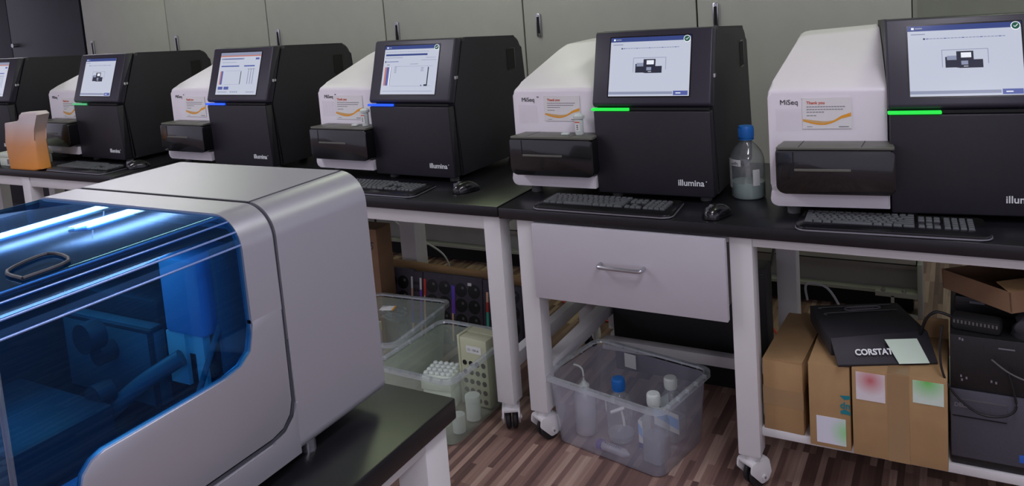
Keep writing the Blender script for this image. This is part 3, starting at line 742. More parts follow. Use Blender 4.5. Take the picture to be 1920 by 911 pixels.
# ------------------------------------------------------------------ far left: orange pouch and white box
t = thing('orange_pouch', 'cut-open pouch, grey at the top and orange below, on the far left bench', 'pouch', (-3.99, 2.225, TZ))
m, nt, out = _new('orange_pouch_film')
bs = nt.nodes.new('ShaderNodeBsdfPrincipled'); nt.links.new(bs.outputs[0], out.inputs[0]); bs.inputs['Roughness'].default_value = 0.5
tc = nt.nodes.new('ShaderNodeTexCoord'); sp = nt.nodes.new('ShaderNodeSeparateXYZ'); nt.links.new(tc.outputs['Object'], sp.inputs[0])
mr = nt.nodes.new('ShaderNodeMapRange'); mr.inputs['From Min'].default_value = 0.02; mr.inputs['From Max'].default_value = 0.24
nt.links.new(sp.outputs['Z'], mr.inputs['Value']); rp = nt.nodes.new('ShaderNodeValToRGB'); nt.links.new(mr.outputs[0], rp.inputs[0])
rp.color_ramp.elements[0].color = S((226, 150, 66)); rp.color_ramp.elements[1].color = S((200, 188, 186))
e_ = rp.color_ramp.elements.new(0.45); e_.color = S((214, 150, 96)); nt.links.new(rp.outputs[0], bs.inputs['Base Color'])
M['pouch'] = m
pl = [(-0.120, 0.232), (-0.045, 0.240), (-0.034, 0.226), (-0.008, 0.228), (0.020, 0.246), (0.032, 0.272), (0.030, 0.284), (0.160, 0.290), (0.180, 0.276), (0.118, 0.208), (0.118, 0.150),
      (0.132, 0.010), (0.080, 0.0), (-0.126, 0.0), (-0.130, 0.14)]
b = MB(); b.prism(pl[::-1], 'y', -0.03, 0.03, M['pouch'], 0.010, 3); b.build('pouch_body', t, 50)
t = thing('small_white_box', 'small cream box behind the left side of the orange pouch', 'box', (-4.20, 2.30, TZ))
b = MB(); b.box(-0.10, 0.14, -0.05, 0.08, 0.0, 0.045, M['rackw'], 0.004); b.build('box_body', t)
b = MB(); b.box(-0.105, 0.145, -0.055, 0.085, 0.045, 0.068, M['rackw'], 0.004); b.build('lid', t)
b = MB(); b.box(-0.03, 0.0, -0.0515, -0.05, 0.01, 0.036, M['greyink']); b.build('print', t)

# ------------------------------------------------------------------ silver instrument in the foreground on its bench
fg = thing('lab_bench', 'white bench with black top under the silver instrument, closest to the camera', 'bench', (0, 0, 0))
b = MB(); b.box(-2.10, -0.757, 0.33, 1.068, TZ-0.037, TZ, M['top'], 0.003); b.build('bench_top', fg)
rail(fg, -0.80, -0.772, 0.45, 0.995, TZ-0.062, TZ-0.038, 'side_rail'); rail(fg, -2.0, -0.84, 1.03, 1.055, TZ-0.085, TZ-0.038)
for x, y in ((-0.837, 0.995), (-2.05, 0.995), (-0.837, 0.36), (-2.05, 0.36)): leg_part(fg, x, y)

it = thing('silver_instrument', 'large silver instrument with blue see-through hood, nearest thing at lower left', 'instrument', (-0.855, 0.42, TZ))
XL, ZT = -0.495, 0.403    # local: right side x=0, left x=XL, front y=0, back y=.587, top z=.403
def ring(r, off=0.0, z0=0.024, rb=0.02):
    return rpoly([(0-off, z0+off), (0-off-0.004, ZT-off), (XL+off, ZT-off), (XL+off, z0+off)], [rb, max(0.002, r-off), max(0.002, r-off), rb], 10)
b = MB(); b.prism(ring(0.050), 'y', 0.386, 0.587, M['instr'], 0.006, 3)
# L-shaped skirt that carries the front part, with the rounded inner corner
sk = [(0.0, 0.024), (0.388, 0.024), (0.388, 0.110)] + [(0.388-0.045+0.045*math.cos(a), 0.110-0.045+0.0+0.045*(math.sin(a)-0)+0.0) for a in ()] + [(0.386, 0.106), (0.380, 0.085), (0.362, 0.070), (0.335, 0.0655), (0.0, 0.0655)]
b.prism(sk, 'x', XL, 0.0, M['instr'], 0.003, 2); b.build('rear_shell', it)
# top panel of the rear with its seams
b = MB(); b.box(-0.052, -0.049, 0.386, 0.585, ZT-0.001, ZT+0.0006, M['seam'])
b.box(XL+0.05, -0.049, 0.383, 0.3865, ZT-0.001, ZT+0.0006, M['seam']); b.build('top_seam', it)
# dark gasket filling the seam line
gk = ring(0.050, 0.004)
b = MB(); b.prism(gk, 'y', 0.379, 0.387, M['seam'])
b.prism([(0.381, 0.20), (0.381, 0.108), (0.375, 0.089), (0.359, 0.0755), (0.335, 0.071), (0.0, 0.071), (0.0, 0.064), (0.34, 0.064), (0.37, 0.070), (0.386, 0.088), (0.388, 0.108), (0.388, 0.20)], 'x', -0.02, -0.003, M['seam'])
b.build('gasket', it)
# front frame: arch behind the hood + side panels below the window
def arch(y0, y1, m, r=0.050, th=0.012, zlow=0.25, o=0.0, mb=None, bev=0.002):
    full = rpoly([(0-o, zlow), (0-o-0.003, ZT-o), (XL+o, ZT-o), (XL+o, zlow)], [0, r-o, r-o, 0], 12)
    inn = rpoly([(0-o-th, zlow), (0-o-th-0.003, ZT-o-th), (XL+o+th, ZT-o-th), (XL+o+th, zlow)], [0, max(0.003, r-o-th), max(0.003, r-o-th), 0], 12)
    n = len(full); vs_ = []
    for yy in (y0, y1):
        vs_ += [(p[0], yy, p[1]) for p in full] + [(p[0], yy, p[1]) for p in inn]
    fs_ = []
    for k in range(n-1):
        fs_ += [(k, k+1, 2*n+k+1, 2*n+k), (n+k+1, n+k, 3*n+k, 3*n+k+1), (k+1, k, n+k, n+k+1), (2*n+k, 2*n+k+1, 3*n+k+1, 3*n+k)]
    for k in (0, n-1): fs_.append((k, 2*n+k, 3*n+k, n+k))
    mb._add(vs_, fs_, m)
b = MB(); arch(0.322, 0.378, M['instr'], mb=b)
side = [(0.378, 0.255), (0.378, 0.112), (0.372, 0.093), (0.357, 0.079), (0.335, 0.074), (0.060, 0.074), (0.062, 0.165), (0.066, 0.178), (0.078, 0.189), (0.094, 0.194), (0.27, 0.195),
        (0.298, 0.199), (0.316, 0.213), (0.322, 0.235), (0.322, 0.255)]
for xs in ((-0.012, 0.0), (XL, XL+0.012)): b.prism(side, 'x', xs[0], xs[1], M['instr'], 0.002)
b.build('front_frame', it)
# hood
b = MB(); arch(-0.004, 0.3225, M['hood'], th=0.004, zlow=0.076, o=0.003, r=0.045, mb=b, bev=0)
b.prism(rpoly([(-0.006, 0.076), (-0.009, ZT-0.004), (XL+0.006, ZT-0.004), (XL+0.006, 0.076)], [0, 0.04, 0.04, 0], 8), 'y', -0.006, -0.002, M['hood'])
h = b.build('hood', it); h['label'] = 'blue tinted see-through hood'
for a_ in (8, 34, 60, 84):  # added pale rods imitate light streaks along the hood bend
    b = MB(); rr = 0.042; cx_, cz_ = -0.048, ZT-0.048
    p_ = (cx_+rr*math.cos(R(a_))+0.0015, cz_+rr*math.sin(R(a_))+0.001)
    b.cyl((p_[0], -0.004, p_[1]), (p_[0], 0.322, p_[1]), 0.0016, M['streakpale'], 10); b.build('light_streak_rod', it)
b = MB(); b.box(-0.008, -0.004, -0.006, 0.0, 0.09, ZT-0.04, M['glass'], 0.001); b.build('hood_edge', it)
# hand recess on the hood
b = MB(); zz = ZT-0.0005
outl = [(-0.052, 0.060), (-0.100, 0.070), (-0.118, 0.128), (-0.060, 0.118)]
b.tube([(x, y, zz) for x, y in outl+[outl[0]]], 0.0022, M['inner'], 6, 4); b.build('hood_grip', it)
# inside of the instrument
b = MB(); b.box(XL+0.06, -0.06, 0.352, 0.362, ZT-0.032, ZT-0.026, M['lampbody']); b.build('added_light_bar', it)  # added lamp bar, goes with the interior fill below
l = area('added_interior_fill', (-0.855+XL/2, 0.42+0.20, TZ+ZT-0.030), 0.34, 0.16, 0.20, (0.75, 0.95, 1.0))  # fill light added to brighten the parts under the hood
b = MB(); b.box(XL+0.02, -0.02, 0.0, 0.38, 0.066, 0.075, M['inner']); b.box(XL+0.02, -0.03, 0.37, 0.385, 0.075, ZT-0.02, M['inner'])
b.box(XL+0.014, XL+0.02, 0.0, 0.38, 0.075, ZT-0.05, M['inner']); b.build('work_deck', it)
b = MB(); b.box(-0.135, -0.055, 0.285, 0.372, 0.235, 0.345, M['innerblue'], 0.006); md = b.build('optics_module', it)
b = MB(); b.box(-0.138, -0.100, 0.288, 0.294, 0.16, 0.236, M['innerpale']); b.box(-0.080, -0.062, 0.288, 0.294, 0.15, 0.236, M['innerpale']); b.box(-0.138, -0.062, 0.294, 0.30, 0.205, 0.236, M['innerpale']); b.build('module_bracket', md)
b = MB(); b.box(-0.045, -0.035, 0.30, 0.37, 0.18, 0.36, M['innergrey'], 0.003); b.build('inner_panel', it)
b = MB(); b.tube([(-0.20, 0.20, 0.12), (-0.15, 0.24, 0.17), (-0.10, 0.28, 0.205)], 0.012, M['innergrey'], 10); b.tube([(-0.05, 0.22, 0.10), (-0.04, 0.33, 0.30)], 0.004, M['innergrey'], 8)
b.build('robot_arm', it)
b = MB()
for (x, y, z, r) in ((-0.22, 0.24, 0.24, 0.022), (-0.24, 0.27, 0.20, 0.016), (-0.18, 0.22, 0.17, 0.018)):
    b.lathe([(0, 0), (r, 0), (r, 0.025), (0, 0.025)], (x, y, z), M['inner'], 20, Matrix.Rotation(PI/2, 3, 'X'))
b.build('pulley', it)
b = MB(); b.box(-0.40, -0.17, 0.30, 0.36, 0.10, 0.27, M['inner'], 0.01); b.box(-0.36, -0.15, 0.27, 0.30, 0.12, 0.24, M['innergrey'], 0.006); b.build('gantry', it)
b = MB(); b.box(-0.36, -0.14, 0.06, 0.20, 0.076, 0.17, M['inner'], 0.008); b.box(-0.27, -0.22, 0.075, 0.082, 0.171, 0.175, M['innerpale']); b.build('plate_carrier', it)
b = MB(); b.box(-0.12, -0.03, 0.03, 0.16, 0.076, 0.115, M['innerblue'], 0.004); b.cyl((-0.07, 0.07, 0.115), (-0.07, 0.07, 0.122), 0.008, M['chrome']); b.build('deck_block', it)
for (x, y) in ((-0.010, 0.10), (-0.010, 0.15), (-0.010, 0.20), (-0.010, 0.26)):
    b = MB(); b.cyl((x-0.01, y, 0.135+0.1*(y-0.1)), (x-0.006, y, 0.135+0.1*(y-0.1)), 0.0022, M['chrome'], 8); b.build('screw', it)
for (x, y) in ((-0.03, 0.43), (-0.03, 0.06), (XL+0.03, 0.43), (XL+0.03, 0.06)):
    b = MB(); b.cyl((x, y, 0), (x, y, 0.026), 0.011, M['chrome'], 16); b.build('foot', it)

# ------------------------------------------------------------------ bin under the drawer with bottles
def bin_(name, loc, rz, rim, base, h, label, mat, group, label_tag=False, thick=0.0025):
    t = thing(name, label, 'bin', loc, rz, group)
    (rw, rd), (bw, bd) = rim, base
    def loop(w_, d_, z, r):
        return [(x, y, z) for x, y in rpoly([(-w_/2, -d_/2), (w_/2, -d_/2), (w_/2, d_/2), (-w_/2, d_/2)], r, 5)]
    b = MB(); L = [loop(bw-0.01, bd-0.01, 0.001, 0.03), loop(bw, bd, 0.006, 0.035), loop(rw-0.03, rd-0.03, h-0.012, 0.035), loop(rw-0.028, rd-0.028, h-0.012, 0.035)]
    Lin = [loop(bw-0.01, bd-0.01, 0.004, 0.03), loop(bw-2*thick, bd-2*thick, 0.008, 0.034), loop(rw-0.03-2*thick, rd-0.03-2*thick, h-0.006, 0.034)]
    def skin(A, flip=False):
        vs = [v for l in A for v in l]; n = len(A[0]); fs = []
        for i in range(len(A)-1):
            for k in range(n):
                f = (i*n+k, i*n+(k+1) % n, (i+1)*n+(k+1) % n, (i+1)*n+k); fs.append(f)
        fs.append(tuple(range(n-1, -1, -1))); return vs, fs
    vs, fs = skin(L[:3]); b._add(vs, fs, mat)
    b.build('tub', t, 50)
    # rolled rim
    b = MB(); A = [loop(rw-0.034, rd-0.034, h-0.006, 0.035), loop(rw-0.030, rd-0.030, h, 0.035), loop(rw, rd, h, 0.042), loop(rw+0.002, rd+0.002, h-0.014, 0.042), loop(rw-0.004, rd-0.004, h-0.014, 0.042)]
    n = len(A[0]); vs = [v for l in A for v in l]; fs = []
    for i in range(len(A)-1):
        for k in range(n): fs.append((i*n+k, i*n+(k+1) % n, (i+1)*n+(k+1) % n, (i+1)*n+k))
    b._add(vs, fs, M['binrim'])
    for k in range(7):
        x = -rw/2+rw*(k+1)/8
        for s in (-1, 1): b.box(x-0.001, x+0.001, s*(rd/2-0.014), s*(rd/2-0.001), h-0.012, h+0.001, M['binrim'])
    for k in range(5):
        y = -rd/2+rd*(k+1)/6
        for s in (-1, 1): b.box(s*(rw/2-0.014), s*(rw/2-0.001), y-0.001, y+0.001, h-0.012, h+0.001, M['binrim'])
    b.build('rim', t, 50)
    return t
bn = bin_('storage_bin', (-0.952, 2.300, 0), R(-12), (0.455, 0.335), (0.395, 0.275), 0.232, 'clear plastic bin holding bottles on the floor under the drawer', M['bin'], None)
b = MB(); b.box(-0.10, -0.055, 0.141, 0.1425, 0.165, 0.215, M['label']); tg = b.build('paper_tag', bn); tg['label'] = 'blank cream paper tag'

# squeeze bottle
t = thing('squeeze_bottle', 'milky squeeze bottle with bent spout at the left inside the clear bin', 'bottle', (-1.095, 2.278, 0.008))
b = MB(); b.lathe([(0, 0), (0.030, 0), (0.036, 0.006), (0.036, 0.125), (0.031, 0.142), (0.018, 0.150), (0.016, 0.156)], (0, 0, 0), M['ldpe'], 28); b.build('bottle_body', t, 60)
b = MB(); b.lathe([(0.017, 0.152), (0.018, 0.154), (0.018, 0.166), (0.010, 0.172), (0.006, 0.180), (0, 0.180)], (0, 0, 0), M['whitecap'], 24); b.build('cap', t)
b = MB(); b.tube([(0, 0, 0.176), (0, 0, 0.205), (-0.004, 0, 0.220), (-0.016, 0, 0.228), (-0.032, 0, 0.230)], 0.003, M['whitecap'], 8); b.build('spout', t)
b = MB(); b.lathe([(0, 0.003), (0.029, 0.003), (0.034, 0.008), (0.034, 0.035), (0, 0.036)], (0, 0, 0), M['milky'], 24); b.build('liquid', t)
# blue-capped glass bottle
bb = ring_bottle((-0.975, 2.285, 0.008), 'clear glass bottle with blue cap and torn tape in the clear bin', 0.045, 0.205, M['bluecap'], (M['liquid'], 0.022), neck=0.0255)
b = MB(); b.tube([(-0.01, -0.047, 0.11), (0.012, -0.048, 0.122), (0.032, -0.040, 0.13)], 0.006, M['label'], 6); b.tube([(0.022, -0.043, 0.125), (0.028, -0.042, 0.095), (0.03, -0.042, 0.07)], 0.004, M['label'], 6)
b.build('torn_tape', bb)
patch(bb, 0.0458, R(200), R(225), 0.10, 0.14, M['label'])
# two square bottles with white caps
def square_bottle(loc, rz, label, h, dark):
    t = thing('reagent_bottle', label, 'bottle', loc, rz, 'white-capped reagent bottles in the clear bin')
    s_ = 0.036
    b = MB()
    def loop(a, z, r): return [(x, y, z) for x, y in rpoly([(-a, -a), (a, -a), (a, a), (-a, a)], r, 5)]
    A = [loop(s_*0.9, 0, 0.012), loop(s_, 0.006, 0.014), loop(s_, h*0.60, 0.014), loop(s_*0.92, h*0.66, 0.02), loop(s_*0.62, h*0.75, 0.018), loop(0.017, h*0.82, 0.0165), loop(0.016, h*0.90, 0.0155)]
    n = len(A[0]); vs = [v for l in A for v in l]; fs = [(i*n+k, i*n+(k+1) % n, (i+1)*n+(k+1) % n, (i+1)*n+k) for i in range(len(A)-1) for k in range(n)] + [tuple(range(n-1, -1, -1))]
    b._add(vs, fs, M['glass']); b.build('bottle_body', t, 50)
    b = MB(); b.prism(rpoly([(-s_*.93, -s_*.93), (s_*.93, -s_*.93), (s_*.93, s_*.93), (-s_*.93, s_*.93)], 0.012), 'z', 0.003, h*0.36, M['liquid'], 0.002); b.build('liquid', t)
    b = MB(); b.lathe([(0.0205, h*0.845), (0.021, h*0.85), (0.0205, h*0.985), (0.018, h), (0, h)], (0, 0, 0), M['whitecap'], 26)
    for k in range(26):
        a = 2*PI*k/26; b.box(0.0205*math.cos(a)-.0006, 0.0205*math.cos(a)+.0006, 0.0205*math.sin(a)-.0006, 0.0205*math.sin(a)+.0006, h*0.86, h*0.97, M['whitecap'])
    b.lathe([(0.0195, h*0.825), (0.0195, h*0.840)], (0, 0, 0), M['whitecap'], 24); b.build('cap', t)
    b = MB(); b.box(-s_-0.0006, -s_+0.014, -s_-0.0008, -s_-0.0002, h*0.20, h*0.62, M['label'])
    b.box(-s_-0.0008, -s_-0.0002, -s_+0.006, s_-0.006, h*0.16, h*0.62, M['label'])
    b._add([(-s_-.0006, -s_-.0010, h*.42), (-s_+.014, -s_-.0010, h*.36), (-s_+.014, -s_-.0010, h*.50), (-s_-.0006, -s_-.0010, h*.58)], [(0, 1, 2, 3)], M['lblue'])
    b.box(-s_-.0008, -s_+.014, -s_-.0011, -s_-.0004, h*.20, h*.28, M['navy']); b.build('label', t)
    return t
square_bottle((-0.832, 2.215, 0.008), R(-14), 'white-capped clear reagent bottle at the front right corner in the bin', 0.215, True)
t2 = square_bottle((-0.822, 2.350, 0.008), R(-20), 'white-capped clear reagent bottle behind the front one in the bin', 0.205, True)
b = MB(); b.box(-0.045, 0.055, -0.0375, -0.0368, 0.045, 0.11, M['label']); b._add([(-0.045, -0.038, 0.075), (0.055, -0.038, 0.06), (0.055, -0.038, 0.095), (-0.045, -0.038, 0.10)], [(0, 1, 2, 3)], M['lblue']); b.build('wide_label', t2)
# conical tube lying down
t = thing('conical_tube', 'clear conical tube with purple cap lying at the front of the bin', 'tube', (-1.018, 2.205, 0.022), R(-12))
Ay = Matrix.Rotation(PI/2, 3, 'Y')
b = MB(); b.lathe([(0.0125, 0.012), (0.0135, 0.014), (0.0135, 0.095), (0.004, 0.112), (0, 0.113)], (0, 0, 0), M['ldpe'], 22, Ay); b.build('tube_body', t)
b = MB(); b.lathe([(0, -0.004), (0.016, -0.004), (0.017, -0.002), (0.017, 0.012), (0.012, 0.013)], (0, 0, 0), M['purple'], 24, Ay); b.build('cap', t)
b = MB(); 
for k in range(8): b.box(0.025+0.008*k, 0.0262+0.008*k, -0.006, 0.002, 0.0125, 0.0142, M['navy'])
b.build('graduation_marks', t)

# black flat case behind the stretcher
t = thing('black_case', 'large flat black case standing behind the bin under the drawer bench', 'case', (0, 0, 0))
b = MB(); b.box(-1.175, -0.595, 2.74, 2.84, 0.0, 0.46, M['pcblack'], 0.006); b.build('case_body', t)
b = MB(); b.box(-1.165, -0.60, 2.736, 2.74, 0.44, 0.443, M['rubber']); b.build('seam_line', t)

# ------------------------------------------------------------------ left bins and contents
bin_('storage_bin', (-1.600, 2.225, 0), R(-2), (0.34, 0.42), (0.285, 0.36), 0.245, 'milky translucent bin in front, holding the beige rack, under the left bench', M['bingreen'], 'milky storage bins under the left bench')
bin_('storage_bin', (-1.985, 2.365, 0), R(4), (0.38, 0.44), (0.31, 0.37), 0.252, 'milky translucent bin behind, holding the plastic packet, partly hidden by the silver instrument', M['bingreen'], 'milky storage bins under the left bench')
# beige rack with round holes
t = thing('tube_rack', 'beige tube rack with round holes standing on end in the front bin', 'rack', (-1.585, 2.29, 0.010), R(-4))
b = MB(); b.box(0, 0.118, 0, 0.05, 0, 0.252, M['rack'], 0.006); b.box(-0.010, 0.0, 0.0, 0.09, 0, 0.256, M['rack'], 0.002); b.box(0.0, 0.118, 0.05, 0.09, 0.249, 0.254, M['rack']); b.build('rack_body', t)
for r_ in range(5):
    for c_ in range(4):
        b = MB(); b.cyl((0.018+0.027*c_, -0.001, 0.022+0.034*r_), (0.018+0.027*c_, 0.0005, 0.022+0.034*r_), 0.0095, M['gap'], 14); b.build('hole', t)
b = MB(); b.box(0.030, 0.095, -0.0015, 0, 0.198, 0.224, M['label']); b.text('12 - 150 ul', 0.011, fr(0.035, -0.0018, 0.207), M['logo_dark'], 0.0002); b.build('label', t)
# small white rack with 20 round caps
t = thing('cap_rack', 'white rack of round caps lying in the front milky bin', 'rack', (-1.655, 2.265, 0.082), R(8))
b = MB(); b.box(-0.06, 0.06, -0.055, 0.065, 0, 0.05, M['rackw'], 0.004); b.build('rack_body', t)
for i in range(5):
    for j in range(4):
        b = MB(); b.lathe([(0.0095, 0.05), (0.0095, 0.058), (0.006, 0.062), (0, 0.062)], (-0.045+0.0225*i, -0.036+0.026*j, 0), M['whitecap'], 14); b.build('cap', t)
t = thing('riser_block', 'pale block under the white cap rack in the front milky bin', 'block', (-1.655, 2.265, 0.008), R(8))
b = MB(); b.box(-0.055, 0.055, -0.05, 0.06, 0, 0.073, M['rackw'], 0.003); b.build('block_body', t)
for i, (x, y, z, r, hh, lb_) in enumerate(((-1.50, 2.125, 0.008, 0.022, 0.06, 'small white jar at the front right corner inside the milky bin'), (-1.497, 2.215, 0.008, 0.026, 0.085, 'taller white jar beside the beige rack inside the milky bin'))):
    t = thing('jar', lb_, 'jar', (x, y, z))
    b = MB(); b.lathe([(0, 0), (r, 0), (r, hh*0.75), (r*0.9, hh*0.8)], (0, 0, 0), M['whitecap'], 22); b.build('jar_body', t)
    b = MB(); b.lathe([(r*1.05, hh*0.78), (r*1.05, hh*0.97), (r, hh), (0, hh)], (0, 0, 0), M['whitecap'], 22); b.build('lid', t)
# grey box and plastic packet in rear bin
t = thing('grey_carton', 'pale grey box with green edge standing in the rear milky bin', 'box', (-2.02, 2.24, 0.01), R(2))
b = MB(); b.box(-0.08, 0.075, -0.05, 0.06, 0, 0.255, M['drawer'], 0.003); b.build('box_body', t)
b = MB(); b.box(0.0752, 0.077, -0.05, 0.06, 0.22, 0.255, M['rack']); b.build('edge_strip', t)
t = thing('plastic_packet', 'crinkled clear plastic packet with yellow label on top of the grey box', 'packet', (-1.94, 2.33, 0.275), 0.3)
b = MB(); N = 7; rnd = random.Random(3); g = [[(-0.07+0.02*i, -0.045+0.015*j, 0.022+0.014*rnd.random()-0.010*abs(i-3)/3) for i in range(N+1)] for j in range(N)]
vs = [p for row in g for p in row]; fs = [(j*(N+1)+i, j*(N+1)+i+1, (j+1)*(N+1)+i+1, (j+1)*(N+1)+i) for j in range(N-1) for i in range(N)]
b._add(vs, fs, M['glass'], False); vs2 = [(x, y, z-0.018) for x, y, z in vs]; b._add(vs2, fs, M['glass'], False); b.build('film', t)
b = MB(); b.box(-0.02, 0.03, -0.02, 0.02, 0.030, 0.0315, M['label']); b.box(0.03, 0.036, -0.02, 0.02, 0.030, 0.032, M['orange']); b.build('label', t)

# cardboard box at far left of the gap, lying tray with black foam inserts
t = thing('cardboard_box', 'tall cardboard box with black print between the silver instrument and the white cable', 'box', (-2.335, 2.595, 0))
b = MB(); b.box(0, 0.16, 0, 0.10, 0.0, 0.515, M['card2'], 0.002); b.build('box_body', t)
b = MB(); b.box(0.0, 0.16, 0.0, 0.10, 0.5155, 0.5185, M['card2']); b.build('flap', t)
b = MB(); b.text('75', 0.05, fr(0.09, -0.001, 0.44, 0.3), M['logo_dark'], 0.0004); b.build('print', t)
t = thing('cardboard_tray', 'long flat cardboard sheet lying behind the black foam inserts', 'cardboard', (0, 0, 0))
b = MB(); b.hexa([(-2.40, 2.75, 0.0), (-1.56, 2.75, 0.0), (-1.56, 2.765, 0.0), (-2.40, 2.765, 0.0)], [(-2.40, 2.80, 0.312), (-1.56, 2.80, 0.300), (-1.56, 2.815, 0.300), (-2.40, 2.815, 0.312)], M['card']); b.build('sheet', t)
def foam(x, w_, label, holes, strips, tagpos=None, z=0.30, dy=0.0):
    t = thing('foam_insert', label, 'foam insert', (x, 2.70-dy, 0.0), 0, 'black foam inserts with round holes')
    t.rotation_euler = (R(-6), 0, 0)
    b = MB(); b.box(0, w_, 0, 0.018, 0.0, z, M['foam'], 0.002); b.build('foam_board', t)
    for (hx, hz, r) in holes:
        b = MB(); b.cyl((hx, -0.0012, hz), (hx, 0.002, hz), r, M['hole'], 22)
        b.cyl((hx+r*0.3, -0.0016, hz+r*0.35), (hx+r*0.3, -0.001, hz+r*0.35), r*0.22, M['rubber'], 8); b.build('hole', t)
    for (sx, z0, z1, cols, tk) in strips:
        b = MB(); n = len(cols)
        for i, cn in enumerate(cols): b.box(sx, sx+tk, -0.002, 0.0, z0+(z1-z0)*i/n, z0+(z1-z0)*(i+1)/n, M[cn])
        b.build('colour_strip', t)
    if tagpos:
        b = MB(); b.box(tagpos[0], tagpos[0]+0.018, -0.002, 0, tagpos[1], tagpos[1]+0.012, M['label']); b.build('tag', t)
H3 = [0.245, 0.180, 0.115, 0.050]
foam(-2.265, 0.165, 'black foam insert with large round holes at the left, beside the tall cardboard box', [(0.045, h_, 0.0295) for h_ in H3]+[(0.108, h_, 0.0295) for h_ in H3],
     [(0.0, 0.20, 0.28, ['pred'], 0.008), (0.0, 0.02, 0.20, ['ppeach'], 0.008), (0.152, 0.02, 0.275, ['ppeach', 'pblue', 'pviolet', 'ppeach', 'label'], 0.009)], None, 0.305)
foam(-2.10, 0.05, 'narrow black foam insert with small holes and violet strip, left one', [(0.010, 0.04+0.03*k, 0.007) for k in range(8)]+[(0.026, 0.04+0.03*k, 0.007) for k in range(8)],
     [(0.036, 0.02, 0.275, ['ppeach', 'pblue', 'pviolet', 'pviolet', 'label'], 0.010)], None, 0.300, 0.004)
foam(-2.048, 0.155, 'black foam insert with large round holes, second of the large-holed ones from the left', [(0.045, h_, 0.0295) for h_ in H3]+[(0.110, h_, 0.0295) for h_ in H3],
     [(0.002, 0.20, 0.272, ['pred'], 0.012), (0.002, 0.02, 0.20, ['ppeach', 'ppeach'], 0.007), (0.146, 0.02, 0.26, ['ppeach', 'ppeach', 'pviolet', 'pblue'], 0.009)], None, 0.302)
foam(-1.892, 0.145, 'black foam insert with large round holes and a white tag at its top', [(0.040, h_, 0.0295) for h_ in H3]+[(0.105, h_, 0.0295) for h_ in H3],
     [(0.0, 0.14, 0.26, ['pviolet'], 0.010)], (0.075, 0.268), 0.305, 0.004)
foam(-1.746, 0.10, 'narrow black foam insert with teal and red strips beside the bench leg', [(0.045, 0.04+0.03*k, 0.010) for k in range(8)]+[(0.064, 0.04+0.03*k, 0.010) for k in range(8)],
     [(0.016, 0.04, 0.25, ['ppeach', 'pteal', 'pteal', 'pred', 'ppeach'], 0.011), (0.078, 0.04, 0.25, ['ppeach', 'pteal', 'pteal', 'pred', 'ppeach'], 0.010)], (0.040, 0.275), 0.300)
foam(-1.644, 0.085, 'black foam insert with large holes half hidden by the bench leg', [(0.045, h_, 0.0295) for h_ in H3], [(0.002, 0.04, 0.25, ['ppeach', 'pblue', 'ppeach'], 0.010)], None, 0.290, 0.004)

# ------------------------------------------------------------------ right shelf: boxes, black folded carton, computers
SZ = 0.187
def sheet_label(t, x0, x1, y, z0, z1, mat, name='label'):
    b = MB(); b.box(x0, x1, y-0.0012, y, z0, z1, mat); return b.build(name, t)
t = thing('cardboard_box', 'narrow brown cardboard box next to the bench leg, leftmost on the lower shelf', 'box', (-0.497, 2.203, SZ), R(-2))
b = MB(); b.box(0, 0.108, 0, 0.34, 0, 0.208, M['card'], 0.002); b.build('box_body', t)
b = MB(); b.box(-0.001, 0.109, -0.0008, 0.342, 0.075, 0.125, M['tape'], 0); b.build('tape_band', t)
b = MB(); b.hexa([(0.0, 0.0, 0.208), (0.108, 0.0, 0.208), (0.108, 0.34, 0.208), (0.0, 0.34, 0.208)], [(0.004, 0.002, 0.211), (0.109, -0.002, 0.213), (0.112, 0.34, 0.213), (0.004, 0.338, 0.211)], M['card']); b.build('flap', t)
M['lab_g'] = blot('label_smudge_green', (214, 216, 226), (130, 214, 120), (0.098, -0.001, 0.050), 0.05)
M['lab_r'] = blot('label_smudge_red', (220, 214, 216), (196, 96, 100), (0.045, -0.001, 0.212), 0.042)
M['lab_g2'] = blot('label_smudge_green_top', (206, 222, 208), (104, 200, 88), (0.178, -0.001, 0.232), 0.05)
t = thing('cardboard_box', 'cardboard box with teal mark and white label low down, middle one on the shelf', 'box', (-0.368, 2.165, SZ), 0.0)
b = MB(); b.box(0, 0.104, 0, 0.33, 0, 0.236, M['card'], 0.002); b.build('box_body', t)
sheet_label(t, 0.018, 0.092, 0, 0.012, 0.088, M['lab_g'])
b = MB(); b._add([(0.078, -0.001, 0.110), (0.104, -0.001, 0.102), (0.104, -0.001, 0.112), (0.090, -0.001, 0.118)], [(0, 1, 2, 3)], M['teal'])
b._add([(0.078, -0.001, 0.155), (0.104, -0.001, 0.158), (0.104, -0.001, 0.148), (0.090, -0.001, 0.144)], [(0, 1, 2, 3)], M['teal'])
b.box(0.080, 0.104, -0.0012, -0.0002, 0.104, 0.110, M['teal']); b.text('dn', 0.026, fr(0.079, -0.0012, 0.120), M['teal'], 0.0003, 0.0006); b.build('teal_tape_print', t)
t = thing('cardboard_box', 'widest cardboard box with two white labels, beside the computers on the shelf', 'box', (-0.258, 2.160, SZ), 0.0)
b = MB(); b.box(0, 0.222, 0, 0.32, 0, 0.240, M['card'], 0.002); b.build('box_body', t)
b = MB(); b.box(0.085, 0.135, -0.0008, 0.0, 0.0, 0.238, M['tape']); b.build('tape_band', t)
b = MB(); b.box(0.085, 0.135, 0.0, 0.32, 0.2400, 0.2408, M['tape']); b.build('tape_band', t)
sheet_label(t, 0.010, 0.080, 0, 0.156, 0.232, M['lab_r']); sheet_label(t, 0.144, 0.214, 0, 0.172, 0.232, M['lab_g2'])
